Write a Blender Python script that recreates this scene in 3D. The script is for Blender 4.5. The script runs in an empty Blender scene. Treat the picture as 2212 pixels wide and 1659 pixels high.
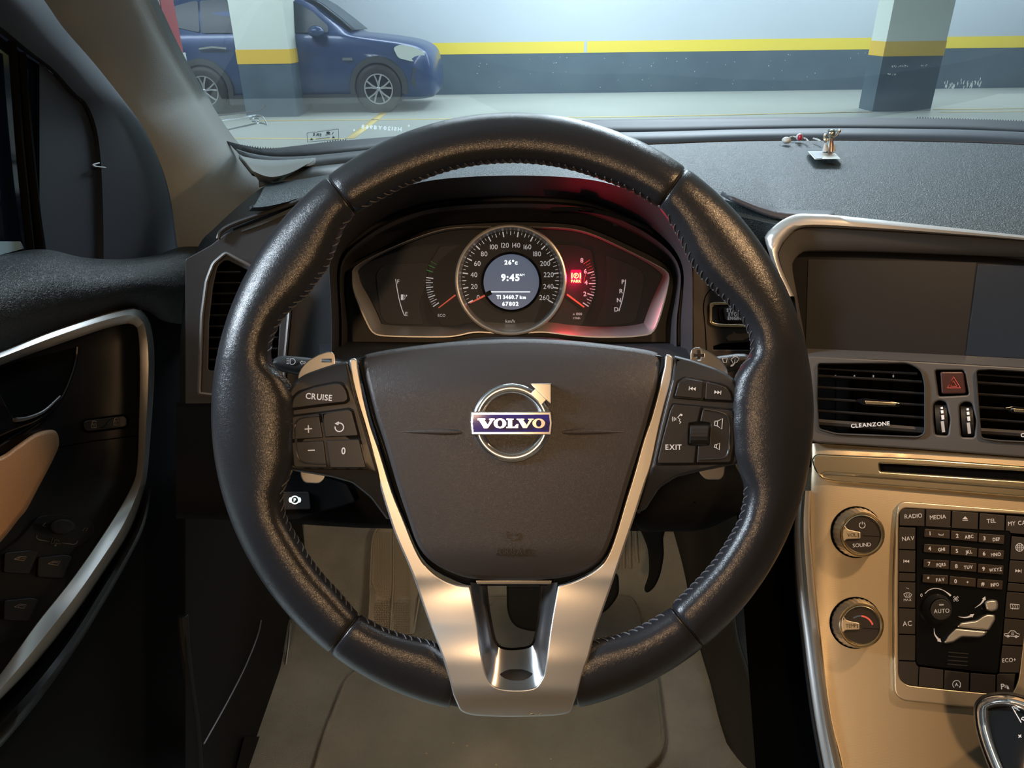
import bpy, bmesh, math, random
from mathutils import Vector, Matrix
from mathutils.geometry import delaunay_2d_cdt
random.seed(4)
S = bpy.context.scene
COL = S.collection
pi = math.pi
# ------------------------------------------------------------------ camera
F = 1580.0; CX = 1106.0; CY = 829.5
PITCH = math.radians(26.7); ROLL = math.radians(0.7)
EYE = Vector((0, 0, 1.40))
_f = Vector((0, math.cos(PITCH), -math.sin(PITCH)))
_u0 = Vector((0, math.sin(PITCH), math.cos(PITCH)))
_x0 = Vector((1, 0, 0))
RT = _x0 * math.cos(ROLL) - _u0 * math.sin(ROLL)
UP = _u0 * math.cos(ROLL) + _x0 * math.sin(ROLL)
cam = bpy.data.cameras.new('camera'); camo = bpy.data.objects.new('camera', cam); COL.objects.link(camo)
cam.sensor_width = 36; cam.lens = F / 2212 * 36; cam.clip_start = 0.02; cam.clip_end = 200
m3 = Matrix((RT, UP, -_f)).transposed()
camo.matrix_world = Matrix.Translation(EYE) @ m3.to_4x4()
S.camera = camo
S.view_settings.view_transform = 'Standard'; S.view_settings.look = 'None'
S.view_settings.gamma = 1; S.view_settings.exposure = 0.0
S.cycles.use_denoising = True
S.cycles.max_bounces = 8; S.cycles.transparent_max_bounces = 12
S.cycles.sample_clamp_indirect = 4.0
S.cycles.caustics_reflective = False; S.cycles.caustics_refractive = False
# ------------------------------------------------------------------ world and lights
W = bpy.data.worlds.new('world'); S.world = W; W.use_nodes = True
W.node_tree.nodes['Background'].inputs[0].default_value = (0.55, 0.75, 1.0, 1)
W.node_tree.nodes['Background'].inputs[1].default_value = 0.07

def area(name, loc, target, size, power, color, size_y=None, spread=None):
    l = bpy.data.lights.new(name, 'AREA'); l.energy = power; l.color = color
    l.shape = 'RECTANGLE' if size_y else 'DISK'; l.size = size
    if size_y: l.size_y = size_y
    if spread: l.spread = math.radians(spread)
    o = bpy.data.objects.new(name, l); COL.objects.link(o)
    o.location = Vector(loc) + Vector((0, 0, 1.40))
    d = (Vector(target) - Vector(loc)).normalized()
    o.rotation_euler = d.to_track_quat('-Z', 'Y').to_euler()
    return o
WARM = (1.0, 0.61, 0.31); COOL = (0.76, 0.88, 1.0)
# garage tubes (their fixtures are built further down), relative to the eye
area('garage_lamp', (1.5, 9.0, 2.0), (1.5, 9.0, -2), 0.5, 420, COOL, 12)
area('garage_lamp', (4.0, 14.0, 2.0), (4.0, 14.6, -2), 14, 420, COOL, 0.5)
area('garage_lamp', (-7.0, 10.5, 2.0), (-7.0, 11.5, -2), 8, 260, COOL, 0.5)
area('garage_lamp', (0.6, 4.6, 2.0), (0.4, 1.0, -0.3), 3.0, 110, COOL, 0.5)
area('garage_lamp', (-3.4, 0.3, 1.75), (0.0, 0.4, -0.2), 0.4, 290, COOL, 1.8)
# cabin lamps in the roof
area('reading_lamp', (0.53, 0.36, 0.23), (0.30, 0.60, -0.5), 0.045, 2.2, WARM)
area('footwell_lamp', (0.02, 0.64, -0.50), (0.0, 0.85, -1.0), 0.10, 0.50, (1.0, 0.84, 0.60))  # unseen lamp under the dash, added to brighten the floor
area('reading_lamp', (-0.08, -0.58, 0.24), (0.08, 0.45, -0.45), 0.045, 3.4, WARM)

# ------------------------------------------------------------------ pixel <-> place
def U(px, py, d):
    return EYE + _f * d + RT * ((px - CX) / F * d) + UP * ((CY - py) / F * d)
def ray(px, py):
    return _f + RT * ((px - CX) / F) + UP * ((CY - py) / F)
def onz(px, py, z):          # meets the level plane z (world)
    r = ray(px, py); return EYE + r * ((z - EYE.z) / r.z)
def onx(px, py, x):
    r = ray(px, py); return EYE + r * (x / r.x)
def ony(px, py, y):
    r = ray(px, py); return EYE + r * (y / r.y)
def solve3(a, b, c):
    M = Matrix(((a[0], a[1], 1), (b[0], b[1], 1), (c[0], c[1], 1)))
    return M.inverted() @ Vector((1 / a[2], 1 / b[2], 1 / c[2]))
class PL:                     # a plane of the place seen through pixels; h lifts towards the viewer
    def __init__(s, a, b=None, c=None):
        if b is None: s.k = Vector((0, 0, 1 / a))
        else: s.k = solve3(a, b, c)
    def d(s, px, py): return 1 / (s.k[0] * px + s.k[1] * py + s.k[2])
    def __call__(s, px, py, h=0.0): return U(px, py, s.d(px, py) - h)

# ------------------------------------------------------------------ 2D helpers
def cr(pts, n=6, closed=True):
    out = []; N = len(pts)
    rng = range(N) if closed else range(N - 1)
    for i in rng:
        g = (lambda k: pts[k % N]) if closed else (lambda k: pts[max(0, min(N - 1, k))])
        p0, p1, p2, p3 = g(i - 1), g(i), g(i + 1), g(i + 2)
        for j in range(n):
            t = j / n; t2 = t * t; t3 = t2 * t
            out.append(tuple(0.5 * (2 * b + (c - a) * t + (2 * a - 5 * b + 4 * c - d) * t2 + (3 * b - a - 3 * c + d) * t3)
                             for a, b, c, d in zip(p0, p1, p2, p3)))
    if not closed: out.append(tuple(pts[-1]))
    return out
def rnd(pts, r, n=4):         # rounded corners; a point may carry its own radius as third value
    out = []; N = len(pts)
    for i in range(N):
        P = Vector(pts[i][:2]); A = Vector(pts[i - 1][:2]); B = Vector(pts[(i + 1) % N][:2])
        rr = pts[i][2] if len(pts[i]) > 2 else r
        la, lb = (A - P).length, (B - P).length
        k = min(rr, la * .48, lb * .48)
        if k < 0.05: out.append(tuple(P)); continue
        s = P + (A - P).normalized() * k; e = P + (B - P).normalized() * k
        for j in range(n + 1):
            t = j / n
            out.append(tuple(s * (1 - t) ** 2 + P * 2 * t * (1 - t) + e * t * t))
    return out
def sarea(p):
    return sum(p[i - 1][0] * p[i][1] - p[i][0] * p[i - 1][1] for i in range(len(p))) / 2
def inset(p, d):              # positive d shrinks
    s = 1 if sarea(p) > 0 else -1
    out = []; N = len(p)
    for i in range(N):
        a, b, c = Vector(p[i - 1][:2]), Vector(p[i][:2]), Vector(p[(i + 1) % N][:2])
        e1 = (b - a); e2 = (c - b)
        if e1.length < 1e-6: e1 = e2
        if e2.length < 1e-6: e2 = e1
        if e1.length < 1e-6: out.append(tuple(b)); continue
        e1 = e1.normalized(); e2 = e2.normalized()
        n1 = Vector((-e1.y, e1.x)); n2 = Vector((-e2.y, e2.x))
        m = n1 + n2
        if m.length < 1e-3: m = n1
        m = m.normalized(); k = max(0.5, m.dot(n1))
        out.append(tuple(b + m * (d * s / k)))
    return out
def resamp(p, n, closed=True):
    q = [Vector(a) for a in p] + ([Vector(p[0])] if closed else [])
    L = [0]
    for i in range(1, len(q)): L.append(L[-1] + (q[i] - q[i - 1]).length)
    out = []; j = 0; m = n if closed else n - 1
    for i in range(n):
        t = L[-1] * i / m
        while j < len(L) - 2 and L[j + 1] < t: j += 1
        k = 0 if L[j + 1] == L[j] else (t - L[j]) / (L[j + 1] - L[j])
        out.append(tuple(q[j].lerp(q[j + 1], min(1, max(0, k)))))
    return out
def inside(p, poly):
    c = False; x, y = p[0], p[1]
    for i in range(len(poly)):
        x1, y1 = poly[i - 1][:2]; x2, y2 = poly[i][:2]
        if (y1 > y) != (y2 > y) and x < (x2 - x1) * (y - y1) / (y2 - y1) + x1: c = not c
    return c
def circ(cx, cy, r, n=48, ry=None, a0=0):
    return [(cx + r * math.cos(a0 + 2 * pi * i / n), cy + (ry or r) * math.sin(a0 + 2 * pi * i / n)) for i in range(n)]
def rect(x0, y0, x1, y1, r=0, n=4):
    q = [(x0, y0), (x1, y0), (x1, y1), (x0, y1)]
    return rnd(q, r, n) if r else q
def rot(pts, cx, cy, deg):
    a = math.radians(deg); c, s = math.cos(a), math.sin(a)
    return [(cx + (x - cx) * c - (y - cy) * s, cy + (x - cx) * s + (y - cy) * c) for x, y in pts]
def arc(cx, cy, r, a0, a1, n=16):   # degrees, image sense (y down => positive angles go up)
    return [(cx + r * math.cos(math.radians(a0 + (a1 - a0) * i / n)), cy - r * math.sin(math.radians(a0 + (a1 - a0) * i / n))) for i in range(n + 1)]
def strip(path, w, w2=None):        # a stroked open line as polygon
    L = []; R = []; N = len(path)
    for i, p in enumerate(path):
        a = Vector(path[max(0, i - 1)]); b = Vector(path[min(N - 1, i + 1)])
        t = (b - a).normalized() if (b - a).length > 0 else Vector((1, 0)); n = Vector((-t.y, t.x))
        k = w if w2 is None else w + (w2 - w) * i / (N - 1)
        L.append(tuple(Vector(p) + n * k / 2)); R.append(tuple(Vector(p) - n * k / 2))
    return L + R[::-1]

# ------------------------------------------------------------------ mesh builder
class MB:
    def __init__(s): s.v = []; s.f = []; s.m = []; s.wn = False
    def add(s, vs, fs, mi=0):
        o = len(s.v); s.v += [Vector(a) for a in vs]; s.f += [tuple(o + i for i in f) for f in fs]; s.m += [mi] * len(fs); return o
    def grid(s, rows, mi=0, cu=False, cv=False, cap=False):
        R = len(rows); C = len(rows[0]); vs = [p for r in rows for p in r]; fs = []
        for i in range(R if cv else R - 1):
            for j in range(C if cu else C - 1):
                a = i * C + j; b = i * C + (j + 1) % C; c = ((i + 1) % R) * C + (j + 1) % C; d = ((i + 1) % R) * C + j
                fs.append((a, b, c, d))
        if cap and cu and not cv:
            fs.append(tuple(range(C))[::-1]); fs.append(tuple((R - 1) * C + j for j in range(C)))
        s.add(vs, fs, mi); return s
    def tube(s, pts, r, n=10, mi=0, closed=False, flat=1.0, upv=None):
        P = [Vector(p) for p in pts]; N = len(P); rows = []
        up = upv or Vector((0.13, 0.29, 0.95))
        for i in range(N):
            a = P[(i - 1) % N] if closed else P[max(0, i - 1)]; b = P[(i + 1) % N] if closed else P[min(N - 1, i + 1)]
            t = (b - a).normalized(); u = t.cross(up)
            if u.length < 1e-4: u = t.cross(Vector((1, 0, 0)))
            u.normalize(); w = u.cross(t).normalized()
            rr = r(i / (N - 1)) if callable(r) else r
            rows.append([P[i] + u * (rr * math.cos(2 * pi * j / n)) + w * (rr * flat * math.sin(2 * pi * j / n)) for j in range(n)])
        return s.grid(rows, mi, cu=True, cv=closed, cap=not closed)
    def box(s, c, sx, sy, sz, mi=0, M=None):
        vs = []
        for k in range(8):
            p = Vector(((k & 1) - .5, ((k >> 1) & 1) - .5, ((k >> 2) & 1) - .5)); p = Vector((p.x * sx, p.y * sy, p.z * sz))
            if M: p = M @ p
            vs.append(Vector(c) + p)
        return s.add(vs, [(0, 2, 3, 1), (4, 5, 7, 6), (0, 1, 5, 4), (2, 6, 7, 3), (0, 4, 6, 2), (1, 3, 7, 5)], mi) and s or s
    def sphere(s, c, r, mi=0, n=16, sx=1, sy=1, sz=1):
        rows = []
        for i in range(n // 2 + 1):
            a = pi * i / (n // 2) ; a = min(max(a, 0.02), pi - 0.02)
            rows.append([Vector(c) + Vector((r * sx * math.sin(a) * math.cos(2 * pi * j / n), r * sy * math.sin(a) * math.sin(2 * pi * j / n), r * sz * math.cos(a))) for j in range(n)])
        return s.grid(rows, mi, cu=True, cap=True)
    def plate(s, f, outline, h, th, bev=2.0, bevh=None, mi=0, holes=(), step=None, side=None):
        """a solid plate: front face at height h (number or function), thickness th, rounded edge bev px"""
        H = h if callable(h) else (lambda x, y: h)
        s.wn = True
        if bevh is None: bevh = bev * 0.00035
        p = [tuple(a[:2]) for a in outline]
        # drop duplicates
        q = [p[0]]
        for a in p[1:]:
            if (Vector(a) - Vector(q[-1])).length > 0.15: q.append(a)
        if (Vector(q[0]) - Vector(q[-1])).length < 0.15: q.pop()
        p = q
        loops = [p] + [[tuple(a[:2]) for a in hh] for hh in holes]
        caps = []
        for li, lp in enumerate(loops):
            sg = 1 if li == 0 else -1
            rows = []
            base = [f(x, y, H(x, y) - bevh - th) for x, y in lp]
            rows.append(base)
            K = 4 if bev > 0 else 0
            for k in range(K + 1):
                a = k / max(K, 1) * pi / 2
                ins = inset(lp, sg * bev * (1 - math.cos(a))) if bev > 0 else lp
                rows.append([f(x, y, H(x, y) - bevh * (1 - math.sin(a))) for x, y in ins])
            if bev > 0:
                ins = inset(lp, sg * (bev + min(.8, bev * .35)))
                rows.append([f(x, y, H(x, y)) for x, y in ins])
            caps.append(ins)
            s.grid(rows, side if side is not None else mi, cu=True)
        s.fill(f, caps, H, mi, step)
        return s
    def fill(s, f, loops, H, mi=0, step=None):
        H = H if callable(H) else (lambda x, y, _h=H: _h)
        vs = []; es = []
        for lp in loops:
            o = len(vs); vs += [Vector(a[:2]) for a in lp]; es += [(o + i, o + (i + 1) % len(lp)) for i in range(len(lp))]
        if step:
            xs = [a[0] for a in loops[0]]; ys = [a[1] for a in loops[0]]
            x = min(xs) + step * .5; k = 0
            while x < max(xs):
                y = min(ys) + step * (.5 if k % 2 else .9)
                while y < max(ys):
                    if inside((x, y), loops[0]) and not any(inside((x, y), l) for l in loops[1:]):
                        vs.append(Vector((x, y)))
                    y += step
                x += step; k += 1
        r = delaunay_2d_cdt(vs, es, [], 0, 1e-5)
        ov, of = r[0], r[2]
        keep = []
        for fc in of:
            c = sum((ov[i] for i in fc), Vector((0, 0))) / len(fc)
            if inside(c, loops[0]) and not any(inside(c, l) for l in loops[1:]): keep.append(fc)
        s.add([f(a.x, a.y, H(a.x, a.y)) for a in ov], keep, mi)
        return s
    def text(s, f, body, cx, cy, hpx, deg=0, h=0.0, mi=0, th=0.0002, sx=1.0, bold=0, align='c', sp=1.0, shear=0.0, skew=0.0):
        a = math.radians(deg); ca, sa = math.cos(a), math.sin(a)
        x = 0; items = []
        for ch in body:
            if ch == ' ': x += 0.38; continue
            g = GLYPH[(ch, 0 if ch == 'M' else bold)]
            items.append((g, x)); x += g[2] + (0.10 + bold * 0.01) * sp
        wd = x - 0.10 * sp
        off = {'c': -wd / 2, 'l': 0, 'r': -wd}[align]
        k = hpx / 0.729
        for g, gx in items:
            vs = []
            for vx, vy in g[0]:
                lx = (gx + vx + off) * k * sx + shear * (vy - .36) * k; ly = (vy - 0.3645) * k
                ly += skew * lx
                vs.append((cx + lx * ca + ly * sa, cy - ly * ca + lx * sa))
            s.flat(f, vs, g[1], g[3], h, th, mi)
        return s
    def flat(s, f, vs, fs, rim, h, th, mi=0):
        H = h if callable(h) else (lambda x, y: h)
        n = len(vs)
        top = [f(x, y, H(x, y) + th) for x, y in vs]; bot = [f(x, y, H(x, y) - 0.0004) for x, y in vs]
        F_ = [tuple(a) for a in fs] + [(a, b, n + b, n + a) for a, b in rim]
        s.add(top + bot, F_, mi); return s
    def dec(s, f, poly, h, mi=0, th=0.0002):   # thin raised marking from an outline
        p = [tuple(a[:2]) for a in poly]
        r = delaunay_2d_cdt([Vector(a) for a in p], [(i, (i + 1) % len(p)) for i in range(len(p))], [], 0, 1e-5)
        ov, of = r[0], r[2]
        fs = [fc for fc in of if inside(sum((ov[i] for i in fc), Vector((0, 0))) / len(fc), p)]
        return s.flat(f, [tuple(a) for a in ov], fs, [(i, (i + 1) % len(p)) for i in range(len(p))], h, th, mi)
    def line(s, f, path, w, h, mi=0, th=0.0002, w2=None): return s.dec(f, strip(path, w, w2), h, mi, th)
    def ring(s, f, cx, cy, r0, r1, h, mi=0, a0=0, a1=360, n=32, th=0.0002):
        return s.dec(f, arc(cx, cy, r1, a0, a1, n) + arc(cx, cy, r0, a1, a0, n), h, mi, th) if a1 - a0 < 359.9 else \
            (s.dec(f, arc(cx, cy, r1, 0, 180, n) + arc(cx, cy, r0, 180, 0, n), h, mi, th), s.dec(f, arc(cx, cy, r1, 180, 360, n) + arc(cx, cy, r0, 360, 180, n), h, mi, th))[0]
    def build(s, name, mats, parent=None, angle=35, recalc=True, sub=0, solid=0):
        me = bpy.data.meshes.new(name)
        lo = Vector((min(a.x for a in s.v), min(a.y for a in s.v), min(a.z for a in s.v)))
        hi = Vector((max(a.x for a in s.v), max(a.y for a in s.v), max(a.z for a in s.v)))
        c = (lo + hi) / 2
        me.from_pydata([a - c for a in s.v], [], s.f)
        if not isinstance(mats, (list, tuple)): mats = [mats]
        for m in mats: me.materials.append(m)
        me.polygons.foreach_set('material_index', s.m)
        bm = bmesh.new(); bm.from_mesh(me)
        bmesh.ops.remove_doubles(bm, verts=bm.verts, dist=1e-6)
        if recalc: bmesh.ops.recalc_face_normals(bm, faces=bm.faces)
        bm.to_mesh(me); bm.free()
        me.shade_smooth()
        me.set_sharp_from_angle(angle=math.radians(angle))
        o = bpy.data.objects.new(name, me); COL.objects.link(o)
        o.location = c
        if parent:
            o.parent = parent; o.matrix_parent_inverse = Matrix.Translation(-WL[parent.name])
        WL[o.name] = c
        if s.wn:
            md = o.modifiers.new('weighted', 'WEIGHTED_NORMAL'); md.keep_sharp = True; md.weight = 60
        if solid:
            md = o.modifiers.new('solid', 'SOLIDIFY'); md.thickness = solid; md.offset = -1
        if sub:
            md = o.modifiers.new('sub', 'SUBSURF'); md.levels = sub; md.render_levels = sub
        return o
WL = {}
def tag(o, label=None, cat=None, group=None, kind=None):
    if label: o['label'] = label
    if cat: o['category'] = cat
    if group: o['group'] = group
    if kind: o['kind'] = kind
    return o
def thing(name, loc, label, cat, group=None):
    o = bpy.data.objects.new(name, None); COL.objects.link(o); o.location = loc; o.empty_display_size = 0.02
    WL[o.name] = Vector(loc)
    return tag(o, label, cat, group)
# ------------------------------------------------------------------ glyphs
GLYPH = {}
def _glyphs():
    tmp = []
    for bold, offs in ((0, 0.0), (1, 0.022), (2, 0.04)):
        for ch in "ABCDEFGHIJKLMNOPQRSTUVWXYZabcdefghijklmnopqrstuvwxyz0123456789+-*#/:.°&":
            cu = bpy.data.curves.new('g', 'FONT'); cu.body = ch; cu.offset = offs; cu.resolution_u = 3; cu.fill_mode = 'FRONT'
            o = bpy.data.objects.new('g', cu); COL.objects.link(o); tmp.append((ch, bold, o, cu))
    bpy.context.view_layer.update()
    dg = bpy.context.evaluated_depsgraph_get()
    for ch, bold, o, cu in tmp:
        me = o.evaluated_get(dg).to_mesh()
        vs = [(v.co.x, v.co.y) for v in me.vertices]; fs = [tuple(p.vertices) for p in me.polygons]
        cnt = {}
        for p in fs:
            for i in range(len(p)):
                a, b = p[i - 1], p[i]; cnt[(min(a, b), max(a, b))] = cnt.get((min(a, b), max(a, b)), 0) + 1
        rim = [e for e, c in cnt.items() if c == 1]
        x0 = min(v[0] for v in vs); x1 = max(v[0] for v in vs)
        GLYPH[(ch, bold)] = ([(a - x0, b) for a, b in vs], fs, x1 - x0, rim)
        o.evaluated_get(dg).to_mesh_clear()
    for ch, bold, o, cu in tmp:
        bpy.data.objects.remove(o); bpy.data.curves.remove(cu)
_glyphs()
# ------------------------------------------------------------------ materials
def mat(name, col, rough=0.5, metal=0.0, bump=None, coat=0.0, emit=None, es=0.0, var=None, spec=0.5, aniso=None, sheen=0):
    m = bpy.data.materials.new(name); m.use_nodes = True; nt = m.node_tree; b = nt.nodes['Principled BSDF']
    b.inputs['Base Color'].default_value = (*col, 1); b.inputs['Roughness'].default_value = rough; b.inputs['Metallic'].default_value = metal
    b.inputs['Specular IOR Level'].default_value = spec
    if coat: b.inputs['Coat Weight'].default_value = coat; b.inputs['Coat Roughness'].default_value = 0.07
    if sheen: b.inputs['Sheen Weight'].default_value = sheen
    if emit: b.inputs['Emission Color'].default_value = (*emit, 1); b.inputs['Emission Strength'].default_value = es
    if bump or var:
        tc = nt.nodes.new('ShaderNodeTexCoord')
    if bump:
        kind, scale, strength, dist = bump
        if kind == 'noise':
            t = nt.nodes.new('ShaderNodeTexNoise'); t.inputs['Scale'].default_value = scale; t.inputs['Detail'].default_value = 3; out = t.outputs['Fac']
        elif kind == 'grain':
            t = nt.nodes.new('ShaderNodeTexVoronoi'); t.inputs['Scale'].default_value = scale; t.feature = 'SMOOTH_F1'; out = t.outputs['Distance']
            n2 = nt.nodes.new('ShaderNodeTexNoise'); n2.inputs['Scale'].default_value = scale * .5
            mx = nt.nodes.new('ShaderNodeMixRGB'); mx.inputs[0].default_value = 0.03
            nt.links.new(tc.outputs['Object'], n2.inputs['Vector']); nt.links.new(tc.outputs['Object'], mx.inputs[1]); nt.links.new(n2.outputs['Color'], mx.inputs[2])
            nt.links.new(mx.outputs[0], t.inputs['Vector'])
        elif kind == 'weave':
            t = nt.nodes.new('ShaderNodeTexChecker'); t.inputs['Scale'].default_value = scale; out = t.outputs['Fac']
        if kind != 'grain': nt.links.new(tc.outputs['Object'], t.inputs['Vector'])
        bp = nt.nodes.new('ShaderNodeBump'); bp.inputs['Strength'].default_value = strength; bp.inputs['Distance'].default_value = dist
        nt.links.new(out, bp.inputs['Height']); nt.links.new(bp.outputs[0], b.inputs['Normal'])
    if var:
        scale, c2, lo, hi = var
        t = nt.nodes.new('ShaderNodeTexNoise'); t.inputs['Scale'].default_value = scale; t.inputs['Detail'].default_value = 5
        r = nt.nodes.new('ShaderNodeValToRGB'); r.color_ramp.elements[0].position = lo; r.color_ramp.elements[1].position = hi
        r.color_ramp.elements[0].color = (*col, 1); r.color_ramp.elements[1].color = (*c2, 1)
        nt.links.new(tc.outputs['Object'], t.inputs['Vector']); nt.links.new(t.outputs['Fac'], r.inputs[0]); nt.links.new(r.outputs[0], b.inputs['Base Color'])
    return m
M = {}
M['leather'] = mat('black_leather', (0.022, 0.023, 0.027), 0.28, bump=('grain', 620, 0.18, 0.0006))
M['cover'] = mat('grained_airbag_plastic', (0.062, 0.058, 0.060), 0.38, bump=('grain', 800, 0.25, 0.0005))
M['plastic'] = mat('charcoal_plastic', (0.030, 0.030, 0.032), 0.42)
M['plastic2'] = mat('dark_trim_plastic', (0.022, 0.022, 0.024), 0.5, bump=('noise', 2500, 0.15, 0.0004))
M['button'] = mat('button_plastic', (0.022, 0.022, 0.024), 0.40)
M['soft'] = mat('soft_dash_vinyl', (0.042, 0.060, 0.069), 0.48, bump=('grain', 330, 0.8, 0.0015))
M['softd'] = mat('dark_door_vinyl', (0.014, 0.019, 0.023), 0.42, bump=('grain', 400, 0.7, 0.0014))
M['grayp'] = mat('grey_console_plastic', (0.085, 0.082, 0.080), 0.42)
M['silver'] = mat('satin_silver', (0.74, 0.73, 0.71), 0.36, 0.8)
M['chrome'] = mat('chrome', (0.88, 0.88, 0.88), 0.14, .95)
M['dchrome'] = mat('dark_satin_metal', (0.42, 0.42, 0.43), 0.28, .95)
M['champ'] = mat('textured_aluminium', (0.66, 0.55, 0.38), 0.40, 0.75, bump=('weave', 720, 0.9, 0.0005))
M['gold'] = mat('polished_aluminium', (0.80, 0.68, 0.46), 0.22, .95)
M['gloss'] = mat('gloss_black', (0.006, 0.006, 0.007), 0.08)
M['void'] = mat('black_void', (0.003, 0.003, 0.003), 0.9, spec=0.05)
M['rubber'] = mat('black_rubber', (0.012, 0.012, 0.013), 0.6)
M['white'] = mat('white_print', (0.75, 0.75, 0.75), 0.5, emit=(0.9, 0.92, 1), es=0.12)
M['lit'] = mat('lit_white', (0.8, 0.8, 0.8), 0.5, emit=(0.75, 0.93, 1), es=1.4)
M['dial'] = mat('dial_print', (0.6, 0.6, 0.62), 0.5, emit=(0.9, 0.93, 1), es=0.28)
M['redp'] = mat('red_needle', (0.85, 0.15, 0.12), 0.4, emit=(1, 0.15, 0.1), es=0.25)
M['redlit'] = mat('red_warning_lamp', (0.3, 0.0, 0.0), 0.5, emit=(1, 0.0, 0.03), es=2.2)
M['yellit'] = mat('warning_symbol', (0.3, 0.0, 0.0), 0.5, emit=(1, 0.45, 0.12), es=5.0)
M['cream'] = mat('cream_leather', (0.50, 0.27, 0.13), 0.5, bump=('grain', 500, 0.4, 0.001))
M['pillar'] = mat('beige_pillar_fabric', (0.34, 0.37, 0.36), 0.8, bump=('noise', 900, 0.4, 0.001))
M['carpet'] = mat('beige_carpet', (0.42, 0.40, 0.34), 0.95, bump=('noise', 600, 0.8, 0.004), var=(9, (0.27, 0.255, 0.22), 0.35, 0.7))
M['mat'] = mat('floor_mat_pile', (0.38, 0.35, 0.29), 0.95, bump=('noise', 800, 0.8, 0.004), var=(6, (0.235, 0.22, 0.18), 0.35, 0.75))
M['thread'] = mat('grey_thread', (0.12, 0.12, 0.13), 0.6)
# ================================================================== STEERING WHEEL
WC = (1107.0, 894.0); RO = 651.0; DW = 0.46
wp = PL(DW)
wheel = thing('steering_wheel', wp(1107, 894, -0.03), 'black leather steering wheel with satin silver spokes and a round badge', 'steering wheel')
_inn = [(1107,352),(1200,360),(1290,385),(1370,418),(1426,452),(1448.6,483.7),(1471,526.6),(1489,567),(1516,603.5),(1539,626),(1570,655),(1602,691.7),(1617,720),(1621.7,744),(1620,768),(1600,790),(1585,815),(1575,860),(1573,920),(1578,980),
        (1593,1018),(1606,1043),(1607,1076),(1595.7,1122),(1573,1162),(1542.5,1208),(1504.6,1251),(1461.5,1294),(1445,1314),(1361,1362),(1287,1380),(1200,1425),(1107,1430),(1000,1425),
        (935,1384),(883.6,1373),(836,1358),(773,1323),(733.6,1277),(690,1229.5),(653,1175),(631.6,1140.6),(616.4,1110),(612,1075.5),(614,1056),(628,1030),(642,990),(645,920),(642,860),(621,816),(594,796),(585,772),(588,735.6),(606,696),(633,666),(667,636),(707,582.7),(719,555),(733,519),(745,487),(774,459),(830,427),(915,388),(1000,362)]
_pol = sorted((math.degrees(math.atan2(WC[1] - y, x - WC[0])) % 360, math.hypot(x - WC[0], y - WC[1])) for x, y in _inn)
def rin(deg):
    deg %= 360; P = _pol; n = len(P)
    for i in range(n):
        a0, r0 = P[i]; a1, r1 = P[(i + 1) % n]
        if i == n - 1: a1 += 360
        for dd in (deg, deg + 360):
            if a0 <= dd <= a1:
                t = (dd - a0) / max(1e-6, a1 - a0); return r0 + (r1 - r0) * t
    return 545
def rins(deg):
    return sum(rin(deg + k) * w for k, w in ((-1.2, 1), (-.6, 2), (0, 3), (.6, 2), (1.2, 1))) / 9
HT = 0.0165
def rimpt(deg, phi, shrink=0.0):
    """phi 0 = outer edge, 90 = towards the driver, 180 = inner edge"""
    r0 = rins(deg); w = (RO - r0) / 2 - shrink; rc = (RO + r0) / 2
    c, s_ = math.cos(math.radians(phi)), math.sin(math.radians(phi))
    e = 0.9
    cc = math.copysign(abs(c) ** e, c); ss = math.copysign(abs(s_) ** e, s_)
    skewed = rc + w * cc
    a = math.radians(deg)
    h = (HT - shrink * 0.0003) * ss
    return wp(WC[0] + skewed * math.cos(a), WC[1] - skewed * math.sin(a), h)
segs = [('leather_grip', 54.8, 128.0), ('leather_grip', 128.0, 232.6), ('leather_grip', 232.6, 258.0), ('leather_grip', 282.5, 309.4), ('leather_grip', 309.4, 414.8)]
for nm, a0, a1 in segs:
    mb = MB(); rows = []
    n = int((a1 - a0) / 1.2)
    angs = [a0 + .12, a0 + .3, a0 + .6] + [a0 + .6 + (a1 - a0 - 1.2) * i / n for i in range(1, n)] + [a1 - .6, a1 - .3, a1 - .12]
    for i, a in enumerate(angs):
        k = min(i, len(angs) - 1 - i)
        sh = {0: 5.0, 1: 2.2, 2: 0.6}.get(k, 0)
        rows.append([rimpt(a, 360 * j / 36, sh) for j in range(36)])
    mb.grid(rows, cu=True, cap=True)
    mb.build(nm, M['leather'], wheel, angle=60)
# core under the seams
mb = MB(); mb.grid([[rimpt(a * 3, 360 * j / 20, 7) for j in range(20)] for a in range(120)], cu=True, cv=True)
mb.build('rim_core', M['rubber'], wheel)
# stitching along the inner edge
mb = MB()
for a0, a1 in ((57, 126), (130, 166), (196, 231), (234, 256), (284, 307.5), (311, 343), (372, 412)):
    n = int((a1 - a0) / 1.75)
    for i in range(n):
        a = a0 + (a1 - a0) * (i + .5) / n + random.uniform(-.12, .12)
        k = random.uniform(-.25, .25)
        p = [rimpt(a - .55 + k * .3, 168, -0.8), rimpt(a - .1, 158, -1.4), rimpt(a + .5 + k, 146, -1.0)]
        mb.tube(p, 0.00042, 5)
        if i % 1 == 0:
            q = [rimpt(a - .55, 168, -.5), rimpt(a - 1.0, 172, -1.0), rimpt(a - 1.4, 168, -.5)]
            mb.tube(q, 0.0003, 5)
tag(mb.build('stitching', M['thread'], wheel), kind='stuff')

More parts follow.
